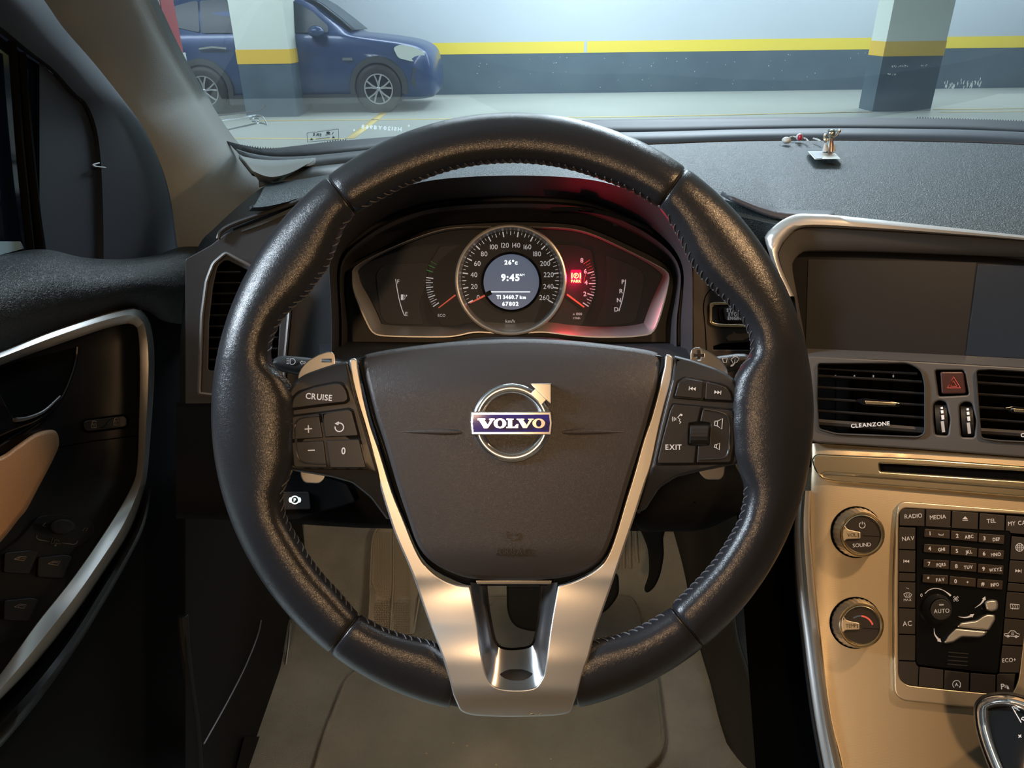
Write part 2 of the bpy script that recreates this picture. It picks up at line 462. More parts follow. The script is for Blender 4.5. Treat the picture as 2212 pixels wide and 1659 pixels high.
M['worn'] = mat('worn_leather_fibre', (0.25, 0.22, 0.19), 0.9)
mb = MB()
for i in range(45):
    a_, p_ = random.uniform(168, 173.5), random.uniform(140, 172)
    k = rimpt(a_, p_, -1.2); d1, d2 = rimpt(a_ + .25, p_ + random.uniform(-4, 4), -1.6), rimpt(a_ + .1, p_ + random.uniform(3, 8), -1.0)
    mb.tube([k, d1, d2], .00016, 4)
tag(mb.build('worn_fibre', M['worn'], wheel), 'frayed light patch where the left grip meets the spoke', kind='stuff')
# hub body behind everything
mb = MB()
hub = rnd([(770,772),(1107,738,200),(1445,770),(1405,920),(1350,1110),(1305,1225,60),(1205,1266),(1008,1266),(915,1225,60),(860,1090),(800,900)], 20)
mb.plate(wp, hub, -0.006, 0.03, 3)
mb.build('hub_backing', M['gloss'], wheel)
# airbag cover
cov = cr([(786.6,769),(801,763),(849,754),(921.6,744),(1000,736.5),(1080,732.5),(1160,732),(1232,735.7),(1304.6,743),(1377,752.5),(1415,760.5),(1424,768),(1425,792),(1418,836),(1403.5,889),(1389,941),(1372,996),(1355,1050),(1339,1105),(1320,1166),(1295,1212),(1250,1239),(1188,1251),(1104,1254),(1030,1251),(986,1241),(935,1215),(903,1178),(881,1118),(859.5,1054),(832,961),(811,898),(791,821),(785,785)], 4)
def Hc(x, y):
    t = (y - 740) / 512
    e = 0.010 - 0.008 * ((x - 1105) / 330) ** 2
    if t < .25: e -= 0.016 * ((.25 - t) / .25) ** 2
    if t > .85: e -= 0.006 * ((t - .85) / .15) ** 2
    e += 0.004 * math.sin(min(1, max(0, t)) * pi)
    return e
mb = MB(); mb.plate(wp, cov, Hc, 0.014, 9, bevh=0.004, step=15)
airbag = mb.build('airbag_cover', M['cover'], wheel, angle=50)
# two tapered grooves, horn symbol and the word, all moulded in the cover
for x0, x1, w0, w1 in ((862, 998, 1.5, 9), (1214, 1352, 9, 1.5)):
    path = [(x0 + (x1 - x0) * i / 14, 934 - 1.5 * math.sin(pi * i / 14)) for i in range(15)]
    rows = []; mb = MB()
    for i, (x, y) in enumerate(path):
        w = w0 + (w1 - w0) * i / 14; w = w * math.sqrt(max(0.02, math.sin(pi * min(1, max(0, i / 14 * .98 + .01)))) ) + .6
        rows.append([wp(x, y + w * math.cos(a), Hc(x, y) + 0.0002 * w * math.sin(a) - 0.0002) for a in [pi * j / 8 for j in range(9)]])
    mb.grid(rows); mb.build('groove_bead', M['cover'], wheel)
mb = MB()
Hh = lambda x, y: Hc(x, y) + .0001
mb.text(wp, 'AIRBAG', 1107, 1190, 15, h=Hh, th=0.0005, bold=0, sx=1.02)
mb.line(wp, [(1091,1147),(1097,1152),(1110,1154),(1121,1151)], 2.2, Hh, th=.0005)
mb.line(wp, [(1093,1162),(1100,1165),(1112,1165),(1120,1159),(1122,1154)], 2.2, Hh, th=.0005)
mb.line(wp, [(1093,1162),(1093,1149)], 1.6, Hh, th=.0005)
mb.build('moulded_marking', M['cover'], wheel)
# badge
bx, by, R1, R0 = 1105.5, 914.0, 86.5, 61.0
mb = MB()
Hb = Hc(1105, 914) - 0.001
prof = [(R1, 0), (R1 - 1, .0016), (R1 - 4, .0030), (R1 - 9, .0036), (R0 + 9, .0034), (R0 + 4, .0022), (R0, 0), (R0, -.003), (R1, -.003)]
mb.grid([[wp(bx + r * math.cos(2 * pi * i / 96), by - r * math.sin(2 * pi * i / 96), Hb + h) for r, h in prof] for i in range(96)], cu=True, cv=True)
mb.plate(wp, [(1145,828.5),(1190.5,828.5),(1190.5,874),(1180,864),(1157,841)], Hb + .0044, .006, 1.2)
mb.plate(wp, [(1157,838),(1182,862),(1170,874),(1146,851)], Hb + .0038, .006, .8)
ringo = mb.build('badge_ring', M['chrome'], wheel, angle=40); ringo['label'] = 'round chrome badge ring with an arrow'
mb = MB(); mb.plate(wp, rnd([(1017,889),(1191,889),(1194,914),(1191,940),(1018,940),(1015,914)], 2), Hb + .0062, .008, 2)
bar = mb.build('badge_bar', M['chrome'], wheel)
M['blue'] = mat('blue_enamel', (0.014, 0.010, 0.26), 0.4, coat=0.05, spec=.2)
mb = MB(); mb.plate(wp, [(1022.5,895.5),(1186,895.5),(1188,914),(1186,933),(1022.5,934),(1020.5,914)], Hb + .0066, .001, .4)
en = mb.build('enamel_field', M['blue'], bar)
Vp = [(0,0),(.45,0),(.45,.12),(.38,.15),(.60,.66),(.76,.15),(.68,.12),(.68,0),(1,0),(1,.12),(.92,.15),(.60,1),(.38,1),(.09,.15),(0,.12)]
Lp = [(0,0),(.60,0),(.60,.12),(.48,.15),(.48,.84),(.66,.84),(.84,.58),(1,.58),(.96,1),(0,1),(0,.88),(.14,.85),(.14,.15),(0,.12)]
mb = MB()
def sc(P, x0, x1, y0=904.2, y1=924.8): return [(x0 + (x1 - x0) * a, y0 + (y1 - y0) * b) for a, b in P]
hb = Hb + .0067
for P, x0, x1 in ((Vp, 1031.5, 1068.5), (Lp, 1093.5, 1120), (Vp, 1116, 1152.5)): mb.dec(wp, sc(P, x0, x1), hb, th=.0008)
for x0, x1 in ((1066.5, 1093.5), (1150, 1177.5)):
    cx, w = (x0 + x1) / 2, (x1 - x0) / 2
    for s0, s1 in ((0, pi), (pi, 2 * pi)):
        o = [(cx + w * math.cos(s0 + (s1 - s0) * i / 16), 914.5 + 10.6 * math.sin(s0 + (s1 - s0) * i / 16)) for i in range(17)]
        n_ = [(cx + w * .42 * math.cos(s0 + (s1 - s0) * i / 16), 914.5 + 7.6 * math.sin(s0 + (s1 - s0) * i / 16)) for i in range(17)]
        mb.dec(wp, o + n_[::-1], hb, th=.0008)
mb.build('badge_lettering', M['chrome'], bar)

# silver spoke trim
def lerpt(T, y):
    if y <= T[0][0]: return T[0][1]
    for (a, b), (c, d) in zip(T, T[1:]):
        if y <= c: t = (y - a) / (c - a); t = t * t * (3 - 2 * t); return b + (d - b) * t
    return T[-1][1]
def Ht_(x, y):
    b_ = .006 if y > 1250 else .001 + .005 * max(0, (y - 760)) / 490
    k = min(1, max(0, (y - 1250) / 190)); k = k * k * (3 - 2 * k)
    e = max(0, (y - 1478) / 72)
    return b_ + .0135 * k - .017 * e ** 2.2 - (.003 * ((x - 1107) / 160) ** 2 if y > 1350 else .003 * ((x - 1107) / 160) ** 2 * max(0, (y - 1250) / 100))
ol = cr([(754,779),(760,821),(772,869.5),(789,925),(808,997),(823,1057.5),(842,1120),(858,1165),(891,1241),(920,1325),(949.6,1402),(964,1446),(979,1501.5)], 3, False) + [(993.7,1534.6),(1003,1540)]
ol += cr([(1006,1541),(1030,1546),(1107.5,1549),(1195.6,1546),(1226,1541)], 3, False) + [(1233,1538)]
ol += cr([(1247,1498),(1261.7,1446.5),(1272.7,1417),(1287,1362),(1316.7,1277.6),(1346,1189.5),(1369.7,1120),(1392,1050),(1408,1004),(1425,925),(1439.6,864.6),(1451.7,816),(1453.6,773)], 3, False)
inr = [(1451,767),(1440,765),(1437,768)] + cr([(1435,792),(1423,840.5),(1406,903),(1389,951.5),(1369.7,1021),(1350,1085),(1331,1150),(1316,1192),(1300,1219),(1272.7,1240),(1236,1257),(1205,1265)], 3, False)
notch = cr([(1203,1275),(1188,1362),(1177,1446.5),(1168,1470),(1151.5,1487),(1107.5,1490.5),(1071,1484),(1053,1464),(1041,1417),(1030,1344),(1018,1275)], 3, False)
inl = cr([(1014,1266),(986,1263),(949.6,1248),(920,1222.5),(898,1186),(872.5,1123),(847,1060),(820,973),(801,918),(784,850),(774.6,802),(772,778)], 3, False) + [(768,773),(757,775)]
trim = resamp(ol + inr + notch + inl, 520)
mb = MB(); mb.plate(wp, trim, Ht_, 0.006, 3.2, bevh=0.0022, step=9)
spoke = mb.build('silver_spoke_trim', M['silver'], wheel, angle=50)
# U-shaped chute between the prongs
inner_o = [(1170,1262),(1168,1318),(1159,1373),(1148,1397),(1115,1404.5),(1085.5,1402.5),(1071,1391),(1061.6,1362),(1052,1307),(1047,1262)]
A = resamp(cr([(1204,1258)] + notch[1:-1:2] + [(1016,1258)], 3, False), 60, False)
B = resamp(cr(inner_o, 4, False), 60, False)
rows = []
for t, dh in ((0, 0.0), (.10, -.0015), (.35, -.006), (.7, -.012), (1, -.016), (1.0, -.030)):
    rows.append([wp(a[0] + (b[0] - a[0]) * t, a[1] + (b[1] - a[1]) * t, Ht_(a[0], a[1]) - 0.0014 + dh) for a, b in zip(A, B)])
mb = MB(); mb.grid(rows)
mb.build('lower_spoke_chute', M['dchrome'], wheel, angle=60)
mb = MB(); mb.tube([wp(x, y, -.012) for x, y in B], 0.0016, 8); mb.build('chute_gasket', M['rubber'], wheel)
mb = MB(); mb.plate(wp, [(1028,1254),(1192,1254),(1190,1262),(1030,1262)], -.001, .012, 1); mb.build('bridge_strip', M['dchrome'], wheel)

# ---------------- control pads
M['pad'] = mat('switch_pad_plastic', (0.030, 0.029, 0.030), 0.38)
def pad(outline, Hf):
    mb = MB(); mb.plate(wp, outline, Hf, 0.016, 6, bevh=.003, step=14)
    return mb.build('switch_pad', M['pad'], wheel, angle=50)
HLp = lambda x, y: 0.0075 - 0.010 * max(0, (1 - (y - 765) / 60)) - 0.007 * max(0, (y - 1010) / 60)
pl_ = pad(rnd([(752,780,6),(729,784),(695,795),(656,809,20),(632,828.5,20),(620,850,20),(612,890),(610.5,925),(613,961),(618,997,8),(628,1016,10),(656,1021),(717,1031),(760,1043),(800,1075,10),(835,1122,3),(845,1120,2),(818,1020),(797,950),(772,866)], 6), HLp)
pr_ = pad(rnd([(1455,767,6),(1492.7,776.6),(1545.7,794.7),(1579.5,811.6,20),(1594,833,20),(1602,864.6),(1604.5,925),(1602,985,8),(1592,1003,8),(1560,1009),(1516.8,1017.7),(1461,1031),(1425,1054,8),(1395,1100,3),(1375,1110,2),(1392,1052),(1408,1004),(1425,925),(1440,864.6),(1452,816)], 6), HLp)
M['recess'] = mat('button_gap', (0.002, 0.002, 0.002), 0.9)
def gap(outline, par):
    mb = MB(); mb.plate(wp, outline, lambda x, y: HLp(x, y) + .0001, .002, .3); mb.build('switch_gap', M['recess'], par)
def btn(outline, par, marks, lift=.0012, mt='button', r=3, name='switch', hh=None):
    H2 = hh or (lambda x, y: HLp(x, y) + lift)
    mb = MB(); mb.plate(wp, rnd(outline, r) if r else outline, H2, .003, 2.0, bevh=.0008, step=12)
    if marks: marks(mb, lambda x, y: H2(x, y) + .00005)
    return mb.build(name, [M[mt], M['white']], par, angle=40)
gap(rnd([(626,886),(629,858),(644,844),(681,832),(724,823.5),(741,825),(752,844),(757,866),(748,872.5),(695,878.5),(632,887)], 5), pl_)
gap(rnd([(622.5,902),(631,896),(690,889),(755,880),(764,885),(779,944),(796,1015),(709,1015),(633,1014),(629,1007),(625,953)], 3), pl_)
btn([(629,882,5),(632,861,12),(646,848,12),(681,836),(724,827.5,8),(738,829,10),(748,845,8),(752,862,6),(745,869,6),(695,874),(636,882,3)], pl_, lambda b, h: b.text(wp, 'CRUISE', 689, 857, 13, 5, h, 1, bold=1, sx=.93))
btn([(626,904,6),(634,899,6),(689,893),(698,946),(629.5,950)], pl_, lambda b, h: (b.line(wp, [(658,927),(674,926)], 2.4, h, 1), b.line(wp, [(666,918.5),(666.5,935)], 2.4, h, 1)))
btn([(694,892,2),(753,884,6),(760,888,4),(774,941.5),(702,945)], pl_, lambda b, h: (b.dec(wp, arc(733, 923, 10.5, 125, -190, 24) + arc(733, 923, 8, -190, 125, 24), h, 1), b.dec(wp, [(723,915),(732,910),(731,919)], h, 1)))
btn([(629.5,955),(699,951.5),(706.5,1010.5),(637,1010,3),(634,1005,3)], pl_, lambda b, h: b.line(wp, [(665,973),(680,972.5)], 2.4, h, 1))
btn([(703.5,951),(775.5,948.5),(791,1011,3),(713,1011)], pl_, lambda b, h: b.dec(wp, None, h, 1) if 0 else b.text(wp, '0', 742, 973.5, 15, 3, h, 1, bold=1, sx=.9))
# finger scoops on the outer switches
for par, path in ((pl_, cr([(690,898),(655,902),(641,910),(638,925),(640,955),(644,985),(652,997),(670,1001),(704,1002)], 4, False)), (pr_, cr([(1519,884),(1555,890),(1572,900),(1577,925),(1576,960),(1570,982),(1556,990),(1508,992)], 4, False))):
    mb = MB(); mb.tube([wp(x, y, HLp(x, y) + .0010) for x, y in path], 0.0009, 8, flat=.6); mb.build('finger_ridge', M['pad'], par)
gap(rnd([(1453,857),(1462,822),(1478,812.5),(1521,820.5),(1557,827.5),(1573,834),(1582,847),(1588.5,871),(1523,867),(1456,861)], 4), pr_)
gap(rnd([(1452,870),(1517,876),(1588.5,883),(1590,961),(1585,996),(1580,1003.5),(1417,1006),(1417,992),(1428,949),(1445,884)], 4), pr_)
def seek(b, h, x, y, d, k=1.0, rt=6, f=None, mi=1):
    f = f or wp
    for q in (0, 1):
        x0 = x + d * (-4 + q * 9) * k
        b.dec(f, rot([(x0, y - 5.5 * k), (x0 + d * 9 * k, y), (x0, y + 5.5 * k)], x, y, rt), h, mi)
    b.dec(f, rot([(x + d * 14.5 * k, y - 6 * k), (x + d * 16.5 * k, y - 6 * k), (x + d * 16.5 * k, y + 6 * k), (x + d * 14.5 * k, y + 6 * k)], x, y, rt), h, mi)
btn([(1457.5,855,4),(1466,825,8),(1479,816.5,8),(1519.5,824),(1517,862),(1459,857,3)], pr_, lambda b, h: seek(b, h, 1500, 840, -1, .72))
btn([(1525,825),(1554,831,10),(1569,837,10),(1577.5,849,8),(1584,866,4),(1523,863)], pr_, lambda b, h: seek(b, h, 1546, 847, 1, .72, 6))
def mL(b, h):
    b.text(wp, 'EXIT', 1455, 965.5, 11.5, 0, h, 1, bold=1, sx=.95)
    b.line(wp, [(1471,894),(1464,902),(1469,906),(1467,909),(1471,912),(1468,915)], 1.8, h, 1); b.dec(wp, circ(1472, 896.5, 2.4, 10), h, 1)
    for k in range(3): b.dec(wp, arc(1466, 905, 7 + k * 3.6, 205, 158, 6) + arc(1466, 905, 5.6 + k * 3.6, 158, 205, 6), h, 1)
btn([(1455,873,3),(1514.5,878.5),(1507,912),(1488,914),(1487,961),(1504,963),(1500,1001),(1422,1001.5,3),(1421,992),(1431,949),(1448,886)], pr_, mL)
def spk(b, h, x, y, k):
    o = [(x - 7 * k, y - 4 * k), (x - 2 * k, y - 4.5 * k), (x + 7 * k, y - 10 * k), (x + 7 * k, y + 10 * k), (x - 2 * k, y + 4.5 * k), (x - 7 * k, y + 4 * k)]
    o = rot(o, x, y, 4); b.line(wp, o + [o[0]], 1.6, h, 1); b.line(wp, [o[1], o[4]], 1.4, h, 1)
btn([(1519,880.5),(1584,887,3),(1586,961),(1580,994,3),(1577,999,3),(1505,1000),(1508,963),(1532,962),(1535,914),(1512,911)], pr_, lambda b, h: (spk(b, h, 1552, 915, 1.15), spk(b, h, 1549, 964, .75)))
mb = MB(); rows = []
for i in range(13):
    a = -70 + 140 * i / 12; y = 938.5 + 21 * math.sin(math.radians(a))
    hh = HLp(1510, y) + .004 * math.cos(math.radians(a)) + .0002 * (1 if i % 2 else 0)
    rows.append([wp(x - (y - 938) * .06, y, hh - (.0012 if k in (0, 4) else 0)) for k, x in enumerate((1490, 1492.5, 1510, 1528.5, 1531))])
mb.grid(rows); mb.build('scroll_wheel', M['button'], pr_, angle=25)

# ---------------- paddles
M['paddle'] = mat('brushed_paddle_metal', (0.62, 0.60, 0.57), 0.28, 1.0)
hp = -0.016
def paddle(outer, slot, lbl):
    mb = MB(); mb.plate(wp, rnd(outer, 9), hp, .0016, 1.4, holes=slot, bevh=.0004); o = mb.build('shift_paddle', M['paddle'], wheel); o['label'] = lbl
paddle([(642,815),(649,797),(663.7,780),(687.8,765.8),(709.5,759),(721,762),(724.5,775),(724,830),(690,840),(650,840)], [[(695,776),(715.5,776),(715.5,781.5),(695,781.5)]], 'upper half of the minus paddle')
paddle([(648,1000),(649,1028),(657,1043),(690,1044.5),(702,1033),(704,1000)], [], 'lower tip of the minus paddle')
c_ = (1510, 767.7); k = 11; w = 3.6
plus = [(c_[0]-w,c_[1]-k),(c_[0]+w,c_[1]-k),(c_[0]+w,c_[1]-w),(c_[0]+k,c_[1]-w),(c_[0]+k,c_[1]+w),(c_[0]+w,c_[1]+w),(c_[0]+w,c_[1]+k),(c_[0]-w,c_[1]+k),(c_[0]-w,c_[1]+w),(c_[0]-k,c_[1]+w),(c_[0]-k,c_[1]-w),(c_[0]-w,c_[1]-w)]
paddle([(1491.5,830),(1491.5,763),(1495,752.5),(1509.6,750),(1536,762),(1555,775.5),(1567,790),(1573,802),(1575,840)], [plus], 'upper half of the plus paddle')
paddle([(1508,990),(1509,1020),(1524,1036),(1556,1036),(1564,1028),(1569,990)], [], 'lower tip of the plus paddle')
# ================================================================== INSTRUMENT CLUSTER
cp = PL(0.74)
clu = thing('instrument_cluster', cp(1104, 604, -.02), 'instrument cluster with one round speedometer between two dark wings', 'instrument cluster')
M['face'] = mat('cluster_face', (0.024, 0.032, 0.046), 0.45, spec=.3)
M['face2'] = mat('cluster_side_panel', (0.034, 0.042, 0.056), 0.45, spec=.3)
M['bez'] = mat('cluster_bezel_silver', (0.62, 0.61, 0.60), 0.38, 0.7)
outer = cr([(760,596),(765,577),(808,552),(881,519.5),(953,496),(1007,490),(1047,490),(1100,489),(1157,490),(1224,492.5),(1279,505),(1351,537.6),(1423,574),(1443,588),(1447,603),(1438,650),(1423,700),(1409,722),(1387,727.5),(1351,730.5),(1279,730.5),(1224,726),(1170,720),(1103,724),(1030,720),(989,727.5),(953,730.5),(863,729.5),(819,727),(801,718),(787,693),(772,657),(761.5,625)], 4)
# bezel as a ring: thin on top, broad at the sides and below
rows_o, rows_i = [], []
O = resamp(outer, 160)
def inner_of(p):
    x, y = p
    tb = max(0, min(1, (y - 560) / 100))
    c = (1103, 600); dx, dy = c[0] - x, c[1] - y; L = math.hypot(dx, dy)
    side = min(1, max(0, (abs(x - 1103) - 250) / 80))
    w = 5 + 20 * tb
    w = w + 8 * side * tb
    return w
Iw = [inner_of(p) for p in O]
Iw = [sum(Iw[(i + k) % 160] for k in range(-4, 5)) / 9 for i in range(160)]
def insv(P, ws):
    out = []
    base = inset(P, 1.0)
    for p, q, w in zip(P, base, ws): out.append((p[0] + (q[0] - p[0]) * w, p[1] + (q[1] - p[1]) * w))
    return out
mb = MB(); rr = []
for t, h in ((0, -.03), (0, .014), (.06, .0155), (.16, .0155), (.22, .0145), (1.0, -.004), (1.0, -.012)):
    q = insv(O, [w * t for w in Iw]); rr.append([cp(x, y, h) for x, y in q])
mb.grid(rr, cu=True); mb.build('silver_bezel', M['bez'], clu, angle=40)
# backing face
mb = MB(); mb.plate(cp, insv(O, [w * .9 for w in Iw]), -.012, .01, 0); mb.build('dial_backing', M['face'], clu)
# lighter side panels
mb = MB()
mb.plate(cp, rnd([(812,590,15),(828,572,15),(905,567),(925,567),(921,610),(905,660),(916,701),(835,700,16),(822,680)], 6), -.0108, .001, .6)
mb.build('wing_panel', M['face2'], clu); mb = MB()
mb.plate(cp, rnd([(1308,550),(1376,577),(1393,592,14),(1385,650),(1372,695,16),(1350,700),(1283,706),(1305,650),(1312,600)], 6), -.0108, .001, .6)
mb.build('wing_panel', M['face2'], clu)
mb = MB()
mb.plate(cp, rnd([(950,532),(1030,526),(1030,704),(955,704,6),(928,665),(920,620),(928,570)], 4), -.0100, .001, .5)
mb.build('gauge_panel', M['face2'], clu); mb = MB()
mb.plate(cp, rnd([(1215,528),(1245,530),(1278,541,6),(1288,600),(1278,660),(1256,704),(1180,704),(1180,528)], 4), -.0100, .001, .5)
mb.build('gauge_panel', M['face2'], clu)
hF = -.0098
def ptick(mb, cx, cy, ang, r0, r1, w, mi=0, h=hF):
    a = math.radians(ang); c, s_ = math.cos(a), -math.sin(a)
    mb.line(cp, [(cx + r0 * c, cy + r0 * s_), (cx + r1 * c, cy + r1 * s_)], w, h, mi)
M['green'] = mat('green_print', (0.05, 0.30, 0.10), 0.5, emit=(.1, .6, .2), es=.08)
M['redpr'] = mat('red_print', (0.5, 0.12, 0.08), 0.5, emit=(1, .2, .1), es=.15)
mb = MB()
# fuel gauge
mb.line(cp, cr([(854.5,603),(858,625),(863,650),(869,670),(874,682)], 4, False), 1.6, hF)
mb.text(cp, 'F', 860.5, 608, 9, 0, hF, 0, bold=0); mb.text(cp, 'E', 878, 678, 9, 0, hF)
mb.dec(cp, rect(866,636,871.5,648), hF); mb.line(cp, cr([(873,637),(875,642),(873,647)], 4, False), 1, hF); mb.dec(cp, [(877,636),(880,638.5),(877,641)], hF)
mb.build('fuel_marking', M['dial'], clu); mb = MB()
for i in range(15):
    a = 217 - 5.6 * i; big = i % 4 == 0; mid = i % 2 == 0
    if i <= 12: ptick(mb, 1010, 612, 214 - i * 3.5 * 1.0, 75 if mid else 80, 90, 2.2 if big else (1.4 if mid else .9), 0)
for i, a in enumerate((162, 155, 149)): ptick(mb, 1010, 612, a, 78, 93, 1.8 - .5 * i, 2)
mb.text(cp, 'ECO', 954, 681, 6, 0, hF)
mb.build('eco_marking', [M['dial'], M['redlit'], M['green'], M['redpr']], clu); mb = MB()
# rev counter
rc = (1196, 612)
for i in range(17):
    a = -33.5 + i * 4.15; r1 = 90.5
    if i <= 12: ptick(mb, rc[0], rc[1], a, (76 if i % 4 == 0 else (79 if i % 2 == 0 else 83)), r1, 2.4 if i % 4 == 0 else (1.4 if i % 2 == 0 else .9))
    elif i < 16: ptick(mb, rc[0], rc[1], a, 80, r1, .8, 3)
    else: ptick(mb, rc[0], rc[1], a, 77, 94, 1.2, 3)
for t, x, y in (('8', 1257, 562), ('6', 1264.5, 585.5), ('4', 1266, 610), ('2', 1263.5, 634.5)): mb.text(cp, t, x, y, 10, 0, hF, 0, bold=1)
mb.line(cp, [(1265,592),(1261,610)], .8, hF, 3)
mb.text(cp, 'x 1000', 1247.5, 678, 5.5, 0, hF, sp=.7); mb.text(cp, 'r/min', 1245.5, 686.5, 5.5, 0, hF, sp=.7)
mb.build('rev_marking', [M['dial'], M['redlit'], M['green'], M['redpr']], clu); mb = MB()
# gear display
mb.line(cp, cr([(1351.5,604),(1349,625),(1343.5,650),(1337,672)], 4, False), 1.8, hF)
for t, x, y in (('P', 1346, 608.5), ('R', 1342, 628.5), ('N', 1337, 648), ('D', 1331.5, 668)): mb.text(cp, t, x, y, 9.5, 0, hF, 0, bold=1)
mb.build('gear_marking', [M['dial'], M['redlit'], M['green'], M['redpr']], clu)
mb = MB()
mb.line(cp, [(984,637),(947,665.5)], 3.4, hF + .002, 0, th=.0012, w2=2.2)
mb.build('eco_needle', M['redp'], clu)
mb = MB(); mb.line(cp, [(1225,636),(1262,663.5)], 3.6, hF + .002, 0, th=.0012, w2=3); mb.build('rev_needle', M['redp'], clu)
# park warning
mb = MB()
mb.plate(cp, rnd([(1233,583),(1256,583),(1256,612),(1233,612)], 4), hF + .0003, .0008, .3)
mb.build('warning_lamp', M['redlit'], clu)
mb = MB(); hw = hF + .0008
mb.ring(cp, 1244.5, 595.5, 4.4, 5.8, hw); mb.text(cp, 'P', 1244.5, 595.5, 5.5, 0, hw, bold=1)
for d in (1, -1):
    mb.dec(cp, [(1244.5 + d * x, 595.5 + y) for x, y in [(7 + 1.2 * math.cos(t), 6 * math.sin(t)) for t in [(-1.2 + 2.4 * i / 8) for i in range(9)]] + [(9.3 + 1.2 * math.cos(t), 7 * math.sin(t)) for t in [(1.2 - 2.4 * i / 8) for i in range(9)]]], hw)
mb.text(cp, 'PARK', 1244.5, 607, 6, 0, hw, bold=1, sp=.6)
mb.build('warning_symbol', M['yellit'], clu)
l = bpy.data.lights.new('park_lamp_glow', 'POINT'); l.energy = 0.040; l.color = (1, 0.0, 0.06); l.shadow_soft_size = 0.004
lo = bpy.data.objects.new('park_lamp_glow', l); COL.objects.link(lo); lo.location = cp(1244, 597, 0.004)
# speedometer drum
cx, cy = 1103, 604
mb = MB(); prof = [(121.4, -.02), (121.4, .016), (120, .0185), (117, .019), (114, .0185), (112.5, .016), (107, -.001), (107, -.006)]
mb.grid([[cp(cx + r * math.cos(2 * pi * i / 96), cy + .4 - r * math.sin(2 * pi * i / 96), h) for r, h in prof] for i in range(96)], cv=True)
sp = mb.build('speedometer', M['bez'], clu, angle=40)
mb = MB(); mb.plate(cp, circ(cx, cy, 111, 64), -.004, .004, 0); mb.build('speedometer_dial', M['face'], sp)
hS = -.0038
mb = MB()
for i in range(53):
    a = 208.7 - 237.4 * i / 52
    r0, w = (93, 2.6) if i % 4 == 0 else ((96, 1.4) if i % 2 == 0 else (99, .9))
    ptick(mb, cx, cy, a, r0, 104.5, w, 0, hS)
for i, t in enumerate(['0', '20', '40', '60', '80', '100', '120', '140', '160', '180', '200', '220', '240', '260']):
    a = math.radians(208.7 - 237.4 * i / 13); r = 80 if i not in (6, 7) else 76.5
    rx = r + (3 if i > 9 else 0)
    if i in (5, 8): rx = 79
    mb.text(cp, t, cx + rx * math.cos(a), cy - r * math.sin(a) + (1 if i in (6, 7) else 0), 11, 0, hS, 0, bold=0, sx=.98, sp=.8)
mb.text(cp, 'km/h', 1102, 693.5, 7, 0, hS, 0)
mb.build('speed_marking', M['dial'], sp)
mb = MB(); prof = [(65.5, -.004), (65.5, -.001), (63.5, .0), (60, -.001), (60, -.004)]
mb.grid([[cp(1104.5 + r * math.cos(2 * pi * i / 64), 609 - r * math.sin(2 * pi * i / 64), h) for r, h in prof] for i in range(64)], cv=True)
mb.build('display_rim', M['gloss'], sp)
M['lcd'] = mat('lit_display', (0.05, 0.06, 0.08), 0.3, emit=(0.16, 0.22, 0.34), es=.42)
mb = MB(); mb.plate(cp, circ(1104.5, 609, 60, 64), -.0032, .001, 0)
hD = -.0031
mb.text(cp, '26°c', 1104, 566.5, 9.5, 0, hD, 1, bold=2, th=.0001)
mb.text(cp, '9:45', 1102.5, 599, 14.5, 0, hD, 1, bold=2, th=.0001, sx=1.0, sp=.8)
mb.text(cp, 'AM', 1127.5, 593.5, 5.2, 0, hD, 1, bold=2, th=.0001, sp=.6)
mb.line(cp, [(1060,630.5),(1145,630.5)], 1.6, hD, 1, th=.0001)
mb.text(cp, 'T1 3460.7', 1096, 641.5, 8.2, 0, hD, 1, bold=2, th=.0001, sp=.7, sx=.92); mb.text(cp, 'km', 1129.5, 642, 7, 0, hD, 1, bold=2, th=.0001, sp=.6)
mb.text(cp, '67802', 1102.5, 656, 8.6, 0, hD, 1, bold=2, th=.0001, sp=.8)
mb.build('round_display', [M['lcd'], M['lit']], sp)
mb = MB(); mb.line(cp, [(1050,637),(1015,655)], 4.5, hS + .002, 0, th=.0015, w2=2.2)
mb.plate(cp, rot(rect(1048, 629, 1062, 639, 2), 1055, 634, -26), hS + .006, .006, 1, mi=1)
mb.build('speed_needle', [M['redp'], M['gloss']], sp)
# ================================================================== CENTRE CONSOLE
ku = PL((1760, 560, .665), (2212, 560, .635), (1760, 950, .655))
kl = PL((1760, 980, .652), (2212, 980, .622), (1800, 1600, .585))
con = thing('center_console', kl(1950, 1500, -.05), 'centre console with screen surround, two air vents and a champagne metal control panel', 'console')
# --- silver frame around the screen
so = cr([(1694,640),(1672,580),(1655,528),(1650,515)], 3, False) + cr([(1656,503),(1678,483),(1700,470),(1725,462),(1760,462.5),(1807,465),(1994,485),(2212,509),(2400,532),(2480,548)], 5, False) + [(2500,620),(2480,760)]
si = cr([(1716,640),(1692,589),(1681,553),(1683,540)], 3, False) + cr([(1690,525),(1708,505),(1722,495),(1740,491),(1770,491),(1807,492.5),(1994,503.5),(2212,520),(2400,542),(2460,556)], 5, False) + [(2480,625),(2460,760)]
n = 90
A, B = resamp(so, n, False), resamp(si, n, False)
mb = MB(); rows = []
for t, h in ((0, -.03), (0, .006), (.06, .010), (.45, .0135), (.8, .0125), (.95, .010), (1, .006), (1, -.006)):
    rows.append([ku(a[0] + (b[0] - a[0]) * t, a[1] + (b[1] - a[1]) * t, h) for a, b in zip(A, B)])
mb.grid(rows); mb.build('screen_surround', M['silver'], con, angle=50)
